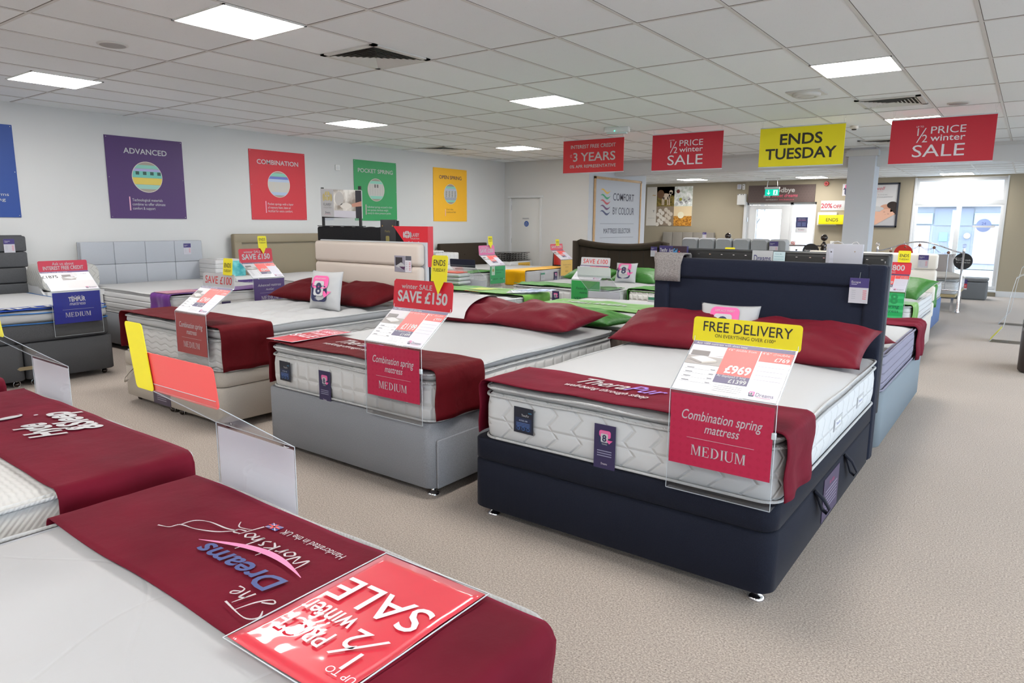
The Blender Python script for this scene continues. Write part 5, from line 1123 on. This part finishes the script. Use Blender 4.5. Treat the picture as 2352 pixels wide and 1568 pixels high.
mattress('white mattress with the mustard yellow runner', (-6.95,10.55,0), HP, 1.47, M_white_s, M_white_s, z1=.64, tags=(('white',-.28,.60),('navy8',.14,.60)))
runner('mustard yellow runner near the white office door', (-6.95,10.55,0), HP, 1.47, M_yellowr, .06, .50, .655, .23, .1)
stand('acrylic stand with SAVE £250 header and yellow card', (-6.95,11.0,-.02), HP, '250', 'yellow', ('£599','£449','Open coil mattress','£799'), ends=(.02,1.10,False))
t=hb('headboard','dark brown low headboard nearest the office door',(-9.12,10.62,0),HP); b=MB(); b.box(-.72,.72,-.03,.06,.3,1.07,M_brownhb,.02,3); b.build('padded_panel',t)
b=MB()
for x in (-.36,0,.36):
    for z in (.85,): b.sphere((x,-.032,z),.012,M_brownhb,6)
b.build('stitched_button',t)
t=thing('spring_sample','open coil wire spring sample on a white box by the office door','spring sample',(-8.72,11.62,.70)); rs=random.Random(5)
b=MB(); b.box(-.27,.27,-.36,.36,.0,.012,M_dkchrome); b.box(-.27,.27,-.36,.36,.165,.175,M_dkchrome); b.build('wire_border',t)
b=MB()
for i in range(7):
    for j in range(4):
        cx=-.22+.14*j; cy=-.31+.103*i; b.tube([(cx+.045*math.cos(k*.9),cy+.045*math.sin(k*.9),.012+.153*k/26) for k in range(27)],.0035,M_dkchrome,4)
b.build('coils',t)
t=thing('info_box','white box with yellow Traditional spring label under the coil sample','box',(-8.72,11.62,0)); b=MB(); b.box(-.3,.3,-.38,.40,0,.70,M_trim,.004); b.build('box_body',t)
b=MB(); b.frame((.3015,-.2,.42),(0,1,0),(0,0,1)); b.rect(.1,.17,.42,.08,C(236,186,70)); b.text('Traditional spring',.31,.19,.03,C(150,110,40),w=.36); b.rect(.06,.10,.48,.008,C(220,190,200)); b.rect(.1,.07,.4,.008,C(220,190,200)); b.build('printed_label',t)
# ------------------------------------------------------------------ row two, back to back with row one
R2 = 6.80
divan('taupe base of the bed with the lime runner and leaflets', (-5.19,R2,0), PI, 1.5, M_taupefab, 'plain')
mattress('deep tufted white mattress with leaflets, behind the beige bed', (-5.19,R2,0), PI, 1.47, M_white_m2, M_white_s, z1=.665, topf=f_tuft(.3,.035))
def e_logo(e,w,h):
    g=C(216,220,120)
    for k in range(7): e.poly([(-.13+.04*k,h*.3),(-.10+.04*k,h*.3),(-.02+.03*k,h*.75),(-.05+.03*k,h*.72)],g,2)
    e.rect(-.2,h*.26,.42,.012,g,2)
runner('lime green runner with a pale gold emblem, under fanned leaflets', (-5.19,R2,0), PI, 1.47, M_green, .10, .62, .686, .24, .24, texts=e_logo, wr=.006)
stand('acrylic stand seen from behind with blank navy header', (-5.69,R2,-.07), PI, 'navy_back', 'blank')
for i in range(7):
    b=MB(); b.box(-.105,.105,-.15,.15,0,.003,C(226-6*i,228-4*i,232)); b.frame((-.1,-.14,.0032),(1,0,0),(0,1,0)); b.rect(.01,.15,.18,.11,C(120,140,150)); b.rect(.02,.04,.15,.02,C(60,80,120))
    o=tag(b.build('leaflet'),('glossy mattress leaflet fanned out on the lime runner of the tufted bed'),'leaflet','leaflets fanned on the lime runner',(-4.66+.035*i,6.36+.03*i,.700+.004*i),.5+.22*i)
for i in range(3):
    b=MB(); b.box(-.2,.2,-.12,.12,0,.045,M_white_s,.02,3); b.frame((-.1,-.123,.01),(1,0,0),(0,0,1)); b.rect(0,0,.2,.006,C(210,210,214))
    tag(b.build('folded_protector'),('top','middle','bottom')[2-i]+' folded white mattress protector in a small stack behind the £150 header','mattress protector','folded protectors in a stack',(-5.93,6.70,.70+.047*i))
b=MB(); b.box(-.16,.16,-.10,.10,0,.014,C(232,110,96),.004); b.frame((-.1,-.08,.0145),(1,0,0),(0,1,0)); b.rect(0,0,.2,.05,C(236,150,140)); tag(b.build('brochure'),'coral red brochure on top of the folded white protectors','brochure',loc=(-5.93,6.70,.842))
t=hb('headboard','tall black tufted headboard behind the cream banded headboard',(-5.30,4.76,0),PI); b=MB(); b.box(-.79,.79,-.03,.05,.3,1.425,M_blackfab,.02,3); b.build('padded_panel',t)
b=MB()
for k in range(9): b.sphere((-.7+.175*k,-.0,1.42),.03,M_blackfab,8,(2.4,1,.35))
b.build('top_roll',t)
t=thing('table_sign','white crest sign with a photo of quilts in a black stand on the black headboard','sign',(-5.755,4.77,1.43))
b=MB(); b.frame((-.32,-.006,.10),(1,0,-.03),(0,0,1),.0008); b.slab([(0,0),(.64,0),(.64,.275),(0,.29)],.01,C(230,230,232)); b.rect(.21,.0,.43,.28,nmat('linen_print',((150,140,128),(238,236,230)),7),1)
b.rect(.55,.0,.09,.275,C(40,38,48),2); b.poly([(.49,.14),(.64,.17),(.64,.12),(.50,.11)],C(206,150,130),3); b.rect(.21,0,.34,.07,C(214,212,222),2); b.disc(.30,.19,.07,C(244,242,238),2,ry=.07); b.disc(.40,.12,.09,C(232,228,220),2,ry=.03)
g_=C(196,180,120); b.poly(rrp(.07,.17,.08,.09,.02),g_,2); b.rect(.105,.175,.01,.08,WHITE,3); b.rect(.075,.21,.07,.01,WHITE,3); b.disc(.05,.2,.018,g_,2,10,ry=.04); b.disc(.17,.2,.018,g_,2,10,ry=.04)
b.text('FLAXBY',.11,.115,.028,C(110,108,110),w=.13,l=3); b.text('COLLECTION',.11,.09,.014,C(150,148,150),w=.13,l=3); b.text('Dreams',.11,.035,.022,C(90,88,100),w=.08,l=3); b.rect(.06,.025,.10,.003,C(190,100,130),3); b.build('printed_panel',t)
b=MB(); b.box(-.315,-.285,-.004,.012,0,.40,M_black); b.box(.27,.30,-.004,.012,0,.40,M_black); b.box(-.315,.30,-.004,.012,.085,.10,M_black); b.box(-.32,.30,-.06,.06,-.002,.006,M_black); b.build('stand_frame',t)
b=MB(); b.box(-.285,.27,.0,.003,.005,.085,M_acr); b.build('clear_panel',t)
t=thing('brochure_holder','narrow black brochure with a gold crest on the black headboard','brochure',(-5.0,4.72,1.10)); b=MB(); b.box(-.108,.10,-.014,.01,0,.40,mat('brochure_black',(40,40,44),.5),.003); b.frame((-.108,-.0145,0),(1,0,0),(0,0,1)); g2=C(140,130,70)
b.disc(.03,.34,.006,C(200,160,60)); b.disc(.17,.34,.006,C(200,160,60)); b.text('Flaxby',.1,.28,.022,g2,w=.07); b.poly(rrp(.075,.19,.05,.055,.012),g2,2); b.text('FLAXBY',.1,.14,.018,g2,w=.07)
for k in range(3): b.rect(.04,.10-.015*k,.12,.003,g2)
b.build('cover',t); b=MB(); b.box(-.1,.108,.01,.03,0,.39,M_black); b.build('backing',t)
t=thing('display_box','large red cornered display box reading 2 for 2 behind the beige bed','display box',(-4.55,4.70,1.07)); mr_=mat('card_red',(214,30,48),.4)
b=MB(); b.frame((0,-.012,0),(1,0,0),(0,0,1),.0012); b.slab([(.0,.0),(.0,.37),(-.36,.37)],.008,mr_); b.text('FLAXBY',-.015,.275,.034,WHITE,'r',w=.115,bold=.01,l=2); b.text('COLLECTION',-.015,.25,.014,WHITE,'r',w=.115,l=2); b.text('2 for 2',-.01,.16,.075,WHITE,'r',w=.15,l=2)
b.poly(rrp(-.20,.26,.055,.065,.015),WHITE,2); b.rect(-.176,.262,.007,.06,mr_,3); b.rect(-.198,.29,.05,.007,mr_,3); b.disc(-.215,.29,.012,WHITE,2,10,ry=.03); b.disc(-.13,.29,.012,WHITE,2,10,ry=.03); b.build('front_panel',t)
b=MB(); b.box(.0,.11,-.03,.04,0,.37,mr_); b.build('side_panel',t)
# row two, middle bed
divan('taupe fabric base of the lime runner bed behind the mid grey bed', (-3.20,R2-.05,0), PI, 1.5, M_taupefab, 'plain')
mattress('plain white mattress behind the mid grey bed, with taupe border', (-3.20,R2-.05,0), PI, 1.47, M_taupefab, M_white_s, z1=.665, gap=.60, trim=M_taupefab)
def e_um(e,w,h): e.text('umsiller', -.12, h*.36, .13, WHITE, 'l', w=.72, bold=.02)
runner('lime green runner with upside down white lettering behind the mid grey bed', (-3.20,R2-.05,0), PI, 1.47, M_green, .50, 1.10, .686, .2, .2, texts=e_um, wr=.008)
stand('acrylic stand seen from behind with blank white header, behind the mid grey bed', (-3.80,R2,-.10), PI, 'white_back', 'blank')
pillow('green satin pillow behind the right pillow of the mid grey bed', (-2.80,4.76,.735), (math.radians(0),0,math.radians(-8)), .76,.44,.15,M_greendk,seed=11)
divan('blue grey base of the bed behind the navy headboard', (-1.405,R2+.02,0), PI, 1.5, mat('blue_grey_fabric',(128,138,146),.85), 'plain')
t=mattress('white mattress with lilac grey side behind the navy headboard', (-1.405,R2+.02,0), PI, 1.47, M_lilac, M_white_s, z1=.675, trim=M_lilac)
side_handles(t, -1.47, (.35,1.15), .56, M_lilac, 'Kaymed')
runner('cerise burgundy runner on the bed behind the navy headboard', (-1.405,R2+.02,0), PI, 1.47, M_velvet, .10, .55, .692, .24, .24, wr=.010)
pillow('burgundy pillow corner peeking out right of the navy headboard', (-1.08,4.98,.765), (math.radians(-14),0,math.radians(-3)), .84,.5,.20,M_burgsatin,seed=12)
pillow('burgundy pillow wholly behind the navy headboard', (-1.83,4.98,.765), (math.radians(-14),0,0), .74,.48,.19,M_burgsatin,seed=13)
t=hb('headboard','black studded back of a headboard rising behind the navy headboard',(-1.39,4.765,0),0)
b=MB(); b.box(-.715,.715,-.03,.04,.3,1.305,M_blackback,.028,4); b.build('cloth_back',t)
b=MB(); b.box(-.72,.72,.025,.06,.3,1.31,mat('graphite_vinyl',(62,64,70),.4),.012,3); b.build('padded_edge',t)
b=MB()
for k in range(17): b.box(-.66+.083*k,-.648+.083*k,-.033,-.029,1.272,1.276,M_chrome)
for k in range(6): b.box(.69,.694,-.033,-.029,1.25-.03*k,1.265-.03*k,M_chrome)
b.build('staple_row',t)
def card(name,label,cat,loc,w,h,m,draw,group=None,thick=.004):
    t=thing(name,label,cat,loc,0,group); b=MB(); b.frame((-w/2,-thick/2,0),(1,0,0),(0,0,1)); b.slab([(0,0),(w,0),(w,h),(0,h)],thick,m); draw(b,w,h); b.build('card',t); return t
def d1(b,w,h): b.text('Dreams',w*.5,h*.42,.045,C(60,58,110),w=w*.82,bold=.008); b.poly([(w*.12,h*.28),(w*.5,h*.20),(w*.9,h*.30),(w*.5,h*.16)],C(196,80,140),2)
card('name_card','white name card with pink swoosh tucked behind the navy headboard','card',(-1.43,4.722,1.185),.135,.125,WHITE,d1)
def d2(b,w,h):
    for k in range(5): b.rect(w*.1,h*(.72-.13*k),w*.8,.0025,C(120,170,176))
    b.text('Care list',w*.45,h*.85,.009,C(90,130,140))
card('list_card','small pale blue list card right of the white name card','card',(-1.322,4.722,1.185),.075,.12,C(206,226,230),d2)
t=thing('carrier_bag','white carrier bag hanging behind the navy headboard','bag',(-.925,4.71,1.20)); b=MB(); b.box(-.105,.105,-.012,.012,-.02,.165,C(226,226,236),.003); b.frame((-.105,-.0125,0),(1,0,0),(0,0,1))
for k in range(3): b.poly([(.012+.014*k,.01),(.02+.014*k,.01),(.032+.006*k,.07),(.024+.006*k,.07)],C(204,204,216),1); b.poly([(.024+.006*k,.072),(.032+.006*k,.072),(.022+.010*k,.135),(.014+.010*k,.135)],C(204,204,216),1)
b.disc(.03,.115,.004,C(150,130,110)); b.disc(.165,.12,.004,C(150,130,110)); b.build('bag_body',t)
b=MB(); b.tube([(-.08,0,.16),(-.07,0,.175),(-.045,0,.18),(-.02,0,.172),(-.012,0,.16)],.004,WHITE,6); b.tube([(.035,0,.16),(.05,0,.175),(.065,0,.178),(.08,0,.16)],.004,WHITE,6); b.build('handle',t)
def d3(b,w,h): b.rect(w*.5,0,w*.5,h,C(46,22,40),1); b.text('TheraPur',w*.17,h*.66,.026,WHITE,w=w*.27,bold=.012); b.text('Acti',w*.36,h*.62,.030,WHITE,'l',w=w*.15,bold=.012); b.text('Gel',w*.52,h*.62,.030,C(70,170,236),'l',w=w*.14,bold=.012); b.rect(w*.36,h*.55,w*.30,.002,WHITE,2); b.rect(w*.71,h*.66,.010,.008,C(214,60,70),2); b.text('Dreams',w*.86,h*.55,.014,WHITE,w=w*.16); b.disc(w*.09,h*.38,.007,C(200,200,206)); b.disc(w*.86,h*.34,.007,C(200,200,206))
card('sample_box','navy and plum lettered box standing behind the grey towel','box',(-2.055,4.705,1.20),.21,.125,C(44,34,92),d3,thick=.03)
# ------------------------------------------------------------------ row three, facing the camera
def green_pillow(label,loc,rot,seed,w=.74,t_=.20): return pillow(label,loc,rot,w,.48,t_,M_greendk,seed=seed)
divan('pale base of the gridded bed with the VERY FIRM card', (-4.78,7.38,0), 0, 1.5, M_taupefab, 'plain')
mattress('white gridded mattress with green runner and VERY FIRM card', (-4.78,7.38,0), 0, 1.47, M_white_m2, M_white_s, z1=.66, tags=(('navy8',-.02,.625),))
runner('green runner on the gridded mattress with the VERY FIRM card', (-4.78,7.38,0), 0, 1.47, M_greendk, .06, .46, .678, .0, .0, wr=.012)
stand('acrylic stand with white SAVE £100 header and green VERY FIRM card', (-4.34,7.38,-.04), 0, '100', 'firm', ('£899','£699','Pocket mattress with divan','£1099'))
t=hb('headboard','dark brown winged headboard with a curved top edge',(-4.99,9.45,0),0)
def topz(x): return 1.13+.075*(abs(x)/.74)**2.2
n_=18; vs=[];rg=[]
b=MB()
for k in range(n_):
    x0=-.74+1.48*k/n_; x1_=-.74+1.48*(k+1)/n_; z0_,z1_=topz(x0),topz(x1_); vs=[(x0,-.02,.3),(x1_,-.02,.3),(x1_,-.02,z1_),(x0,-.02,z0_),(x0,.06,.3),(x1_,.06,.3),(x1_,.06,z1_),(x0,.06,z0_)]
    b.add(vs,[(0,1,2,3),(5,4,7,6),(3,2,6,7)],M_brownhb,True)
b.build('padded_panel',t)
b=MB(); b.tube([(-.76,-.03,.3)]+[(-.76+1.52*k/20,-.03-.02*(abs(-1+k/10)**3),topz(-.74+1.48*k/20)) for k in range(21)]+[(.76,-.03,.3)],.05,M_brownhb,12); b.build('rolled_edge',t)
b=MB()
for k in range(7): b.box(-.6+.2*k-.002,-.6+.2*k+.002,-.0215,-.019,.4,topz(-.6+.2*k)-.05,M_black)
b.build('stitched_seam',t); hang_tag(t,.55,-.10,1.01,'Hanover',s=.95)
green_pillow('green satin pillow on the left, below the winged brown headboard',(-5.22,9.0,.73),(math.radians(12),0,0),21)
green_pillow('green satin pillow on the right, below the winged brown headboard',(-4.45,9.0,.74),(math.radians(16),0,0),22)
o=cushion8('small white cushion leaning beside the green pillow of the winged headboard',(-4.50,8.72,.80),math.radians(14),24,.30,.30)
divan('pale base of the tufted bed between the white stand and the navy headboard', (-3.25,7.72,0), 0, 1.46, M_offw, 'plain')
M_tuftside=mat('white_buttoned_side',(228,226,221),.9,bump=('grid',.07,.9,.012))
mattress('buttoned white mattress with green runner left of the navy headboard', (-3.25,7.72,0), 0, 1.43, M_tuftside, M_white_s, z1=.665, tags=(('white',-.36,.60),), trim=mat('green_piping',(90,130,70),.8))
runner('green runner on the buttoned mattress left of the navy headboard', (-3.25,7.72,0), 0, 1.43, M_greendk, .05, .45, .682, .25, .1, wr=.006)
stand('acrylic stand with a yellow tag peeping over the black headboard back', (-2.75,7.72,.0), 0, '100', 'firm', ('£999','£799','Pocket mattress','£1299'), ends=(-.02,1.12,False))
t=hb('headboard','light grey headboard of six rounded upright channels',(-3.39,9.8,0),0)
for k in range(6):
    x0=-.755+.2517*k; b=MB(); rg=[]
    for j in range(3):
        rg.append([Vector((x0+p[0], -.02+.04*j, p[1])) for p in rrp(.004,.3,.244,.985-(.0 if j!=1 else 0)-.02*(abs(k-2.5)>2)*0,.045,5)])
    rg=[[Vector((x0+.126+(p.x-x0-.126)*.86,-.055,.79+(p.z-.79)*.965)) for p in rg[0]]]+rg
    b.rings(rg,mat('light_grey_wool',(148,150,153),.9,mottled=(180,.9,1.08))); b.build('upright_channel',t)
hang_tag(t,.53,-.08,1.09,'Bentwood',s=1.1)
divan('off white base of the bed with the £800 stand', (-1.65,8.02,0), 0, 1.5, M_offw, 'plain')
mattress('white mattress with the £800 stand, right side behind the navy headboard', (-1.65,8.02,0), 0, 1.47, M_white_band, M_white_s, z1=.665)
runner('lime runner hanging over the edge of the bed with the £800 stand', (-1.65,8.02,0), 0, 1.47, M_green, .05, .40, .682, .24, .24, wr=.004)
stand('acrylic stand with red £800 header half hidden by the navy headboard', (-1.175,8.02,-.02), 0, '800', 'green8', ('£1699','£1399','Pocket mattress with divan','£2199'), ends=(.135,1.145,False))
green_pillow('green satin pillow below the cream headboard at right',(-1.18,9.15,.76),(math.radians(24),0,math.radians(-22)),23,.66,.2)
t=hb('headboard','cream headboard with three wide padded bands on the right side',(-1.66,10.06,0),0); M_creamw=mat('warm_white_leather',(224,218,208),.5)
for k in range(4): b=MB(); b.box(-.76,.76,-.05,.05,.945-.2*k,1.14-.2*k,M_creamw,.03,3); b.build('padded_band',t)
hang_tag(t,.55,-.055,.965,'Brantford',s=1.05)
# row four and the far beds
divan('denim blue bed base behind the cream headboard', (-1.75,12.25,0), PI, 1.5, M_bluefab, 'plain')
mattress('white mattress on the denim blue base', (-1.75,12.25,0), PI, 1.47, M_white_band, M_white_s, z1=.66)
runner('green runner hanging over the side of the denim blue bed', (-1.75,12.25,0), PI, 1.47, M_greendk, .9, 1.5, .676, .28, .28, wr=.008)
divan('grey base of the bed with ball finials', (-3.75,13.7,0), 0, 1.5, M_greyfab, 'plain'); 
t=thing('metal_bed_end','dark nickel bed end with large ball finials','bed frame',(-3.75,13.0,0),0)
for sx in (-1,1):
    b=MB(); b.lathe([(.03,0),(.03,.95),(.045,.98),(.045,1.02),(.04,1.04),(.05,1.07),(.04,1.10),(.055,1.13),(.03,1.17),(.018,1.20)],M_dkchrome,(sx*.85,0,0),16); b.build('post',t)
    b=MB(); b.sphere((sx*.85,0,1.265),.058,M_dkchrome,14); b.build('ball_finial',t)
b=MB(); b.tube([(-.85,0,1.12),(.85,0,1.12)],.012,M_dkchrome); b.tube([(-.85,0,1.0),(.85,0,1.0)],.010,M_dkchrome); b.build('rail',t)
for k in range(7): b=MB(); b.tube([(-.6+.2*k,0,.35),(-.6+.2*k,0,1.0)],.008,M_dkchrome,6); b.sphere((-.6+.2*k,0,1.04),.018,M_dkchrome,8); b.build('spindle',t)
def round_tag(label,loc,r,m,lines=True):
    t=thing('round_tag',label,'round sign',loc,0); b=MB(); n=28; b.frame((0,0,0),(1,0,0),(0,0,1)); b.slab([(r*math.cos(2*PI*k/n),r*math.sin(2*PI*k/n)) for k in range(n)],.006,m)
    if lines: b.text('Expertly made',0,.01,r*.20,C(220,220,220),w=r*1.5,shear=.2); b.text('for a beautiful bed',0,-.03,r*.16,C(220,220,220),w=r*1.4,shear=.2)
    b.build('disc',t); b=MB(); b.tube([(0,.003,r-.01),(0,.003,r+.06)],.002,M_chrome,5); b.build('hanging_loop',t); return t
round_tag('black round sign hung from the ball finial bed end',(-3.10,12.97,1.02),.14,M_black)
t=thing('metal_headboard','arched chrome headboard with crystal knobs and hoop spindles','headboard',(-1.56,14.05,0),0)
px=.66
for sx in (-1,1):
    b=MB(); b.lathe([(.032,0),(.034,.03),(.022,.05),(.020,1.05),(.026,1.07),(.016,1.09),(.016,1.11)],M_chrome,(sx*px,0,0),14); b.build('post',t)
    b=MB(); b.sphere((sx*px,0,1.15),.036,glassy('crystal',(250,250,255),.5),10); b.build('crystal_knob',t)
def arch(x): u_=x/px; return 1.03+.175*math.cos(u_*PI/2)**1.5
b=MB(); b.tube([(-px+2*px*k/28,0,arch(-px+2*px*k/28)) for k in range(29)],.011,M_chrome,8); b.build('arched_rail',t)
b=MB(); b.tube([(-px,0,.39),(px,0,.39)],.010,M_chrome); b.build('lower_rail',t)
xs_=[-.44,-.22,0,.22,.44]; zs_=[]
for i,x in enumerate(xs_):
    zz=arch(x)-.06-.02*0; zs_.append(zz); b=MB(); b.tube([(x,0,.39),(x,0,arch(x))],.007,M_chrome,6); b.build('spindle',t)
    b=MB(); b.sphere((x,0,zz),.026,mat('bronze_ball',(150,110,92),.25,.9),10); b.build('bronze_ball',t)
pts=[(-px,arch(-px)-.02)]+list(zip(xs_,zs_))+[(px,arch(px)-.08)]
for i in range(len(pts)-1):
    (xa,za),(xb,zb)=pts[i],pts[i+1]
    for s_ in (.07,.10): b=MB(); b.tube([(xa+(xb-xa)*k/8,-.002,za+(zb-za)*k/8-s_*math.sin(PI*k/8)*.6) for k in range(9)],.0025,M_chrome,5); b.build('curved_wire',t)
round_tag('black round sign hung on the right post of the arched chrome headboard',(-.90,14.10,.89),.14,M_black)
round_tag('glossy red round sign hung on the left part of the arched chrome headboard',(-1.80,14.03,1.00),.15,mat('gloss_red',(220,50,44),.15,coat=.6),False)
t=thing('bedstead','gold railed bedstead under the arched chrome headboard','bed frame',(-1.56,15.1,0)); b=MB(); b.box(-.62,.60,-.98,.98,.26,.31,mat('gold_rail',(176,160,120),.4)); b.build('side_rails',t)
for sx in (-.58,.56):
    for sy in (-.9,.9): b=MB(); b.box(sx-.02,sx+.02,sy-.02,sy+.02,0,.26,M_chrome); b.build('leg',t)
mattress('cream mattress seen through the arched chrome headboard', (-1.57,14.12,0), 0, 1.22, M_white_band, M_white_s, z0=.315, z1=.52, l=1.9)
M_creamp=mat('ivory_cotton',(214,208,200),.8)
pillow('ivory pillow lying on the bed of the arched chrome headboard',(-1.22,14.42,.60),(math.radians(-4),0,0),.74,.46,.16,M_creamp,seed=31); pillow('grey ivory pillow standing on the bed of the arched chrome headboard',(-1.38,14.72,.80),(math.radians(62),0,0),.62,.42,.16,mat('grey_cotton',(176,168,164),.8),seed=32); pillow('second ivory pillow behind the cream headboard',(-1.86,14.45,.60),(0,0,0),.6,.46,.16,M_creamp,seed=33)
t=thing('ottoman','long grey fabric blanket box below the shop window','ottoman',(-1.10,17.15,0)); M_ot=mat('grey_ottoman_fabric',(120,122,124),.85,mottled=(160,.9,1.1))
b=MB(); b.box(-.48,.48,-.25,.25,.0,.36,M_ot,.03,3); b.build('box_body',t); b=MB(); b.box(-.485,.485,-.255,.255,.365,.44,M_ot,.03,3); b.build('lid',t)
b=MB(); b.frame((.02,-.258,.20),(1,0,0),(0,0,1)); b.slab([(0,0),(.12,0),(.12,.21),(0,.21)],.002,C(226,222,226)); b.rect(0,.12,.12,.09,C(70,60,110)); b.rect(0,.03,.12,.09,C(206,50,60)); b.text('£199',.06,.055,.035,WHITE,w=.09,l=3); b.build('price_tag',t)
b=MB(); rg=[]
b.rings([[p+Vector((0,0,0)) for p in outline(.9,1.5,.3,0,z,m=3)] for z in (.44,.47)],M_trim); tag(b.build('low_shelf'),'curved pale window ledge board behind the blanket box','ledge',loc=(-1.95,16.4,0))
t=hb('headboard','taupe grey upright panelled headboard on the far wall',(-7.42,17.90,0),0)
for k in range(5): b=MB(); b.box(-.72+.288*k+.003,-.72+.288*(k+1)-.003,-.06,.05,.3,1.265,M_taupefab if False else mat('taupe_grey_fabric',(140,134,126),.85),.012,2); b.build('upright_channel',t)
hang_tag(t,.42,-.065,1.12,'Tor')
divan('taupe divan base against the far wall', (-7.42,15.8,0), 0, 1.5, M_taupefab, 'plain'); mattress('white mattress against the far wall', (-7.42,15.8,0), 0, 1.47, M_white_s, M_white_s, z1=.66)
# clear stands at the right edge
def zstand(label,x,y,top,rz=0):
    t=thing('leaflet_stand',label,'leaflet stand',(x,y,0),rz,'clear acrylic floor stands at the right edge')
    b=MB(); b.box(0,.42,-.14,.14,.0,.006,M_acr); b.build('foot_plate',t)
    prof=[(0,.006),(.13,.21),(.165,.62),(.20,top-.03),(.23,top),(.42,top+.10)]
    b=MB(); vs=[]
    for px_,pz in prof: vs+=[(px_,-.13,pz),(px_,.13,pz)]
    b.add(vs,[(2*i,2*i+1,2*i+3,2*i+2) for i in range(len(prof)-1)],M_acr); o=b.build('bent_panel',t); md=o.modifiers.new('s','SOLIDIFY'); md.thickness=.005
    b=MB(); 
    for sy in (-.13,.13): b.tube([(px_,sy,pz) for px_,pz in prof],.003,M_acre,6)
    b.tube([(0,-.13,.006),(0,.13,.006)],.004,M_acre,6); b.tube([(.23,-.13,top),(.23,.13,top)],.005,M_acre,6); b.build('polished_edge',t); return t
t=zstand('clear bent acrylic floor stand with a yellow strip at the right edge',-.30,10.95,.86)
b=MB(); b.frame((.004,-.13,.02),(0.55,0,.83) if False else (0,1,0),(.13,0,.204),.001); b.slab([(0,0),(.26,0),(.26,.20),(0,.20)],.003,C(222,214,40)); b.text('ENDS TUESDAY',.13,.07,.04,C(90,90,40),w=.2); o=b.build('yellow_strip',t)
zstand('second clear acrylic floor stand farther back at the right edge',-.27,13.0,.90)
t=thing('leather_pouffe','dark brown leather pouffe cut off by the right edge of the photo','pouffe',(.33,8.95,0)); M_le=mat('dark_leather',(56,46,46),.35)
b=MB(); b.rings([[p for p in outline(.62,.6,.1,i_,z,y0=-.3,m=3)] for i_,z in ((.02,.01),(0,.03),(0,.42),(.03,.455))],M_le,True,False); b.build('body',t)
b=MB(); b.rings([[p for p in outline(.62,.6,.1,i_,z,y0=-.3,m=3)] for i_,z in ((.02,.45),(0,.47),(0,.50),(.03,.53))],M_le); b.build('seat_cushion',t)
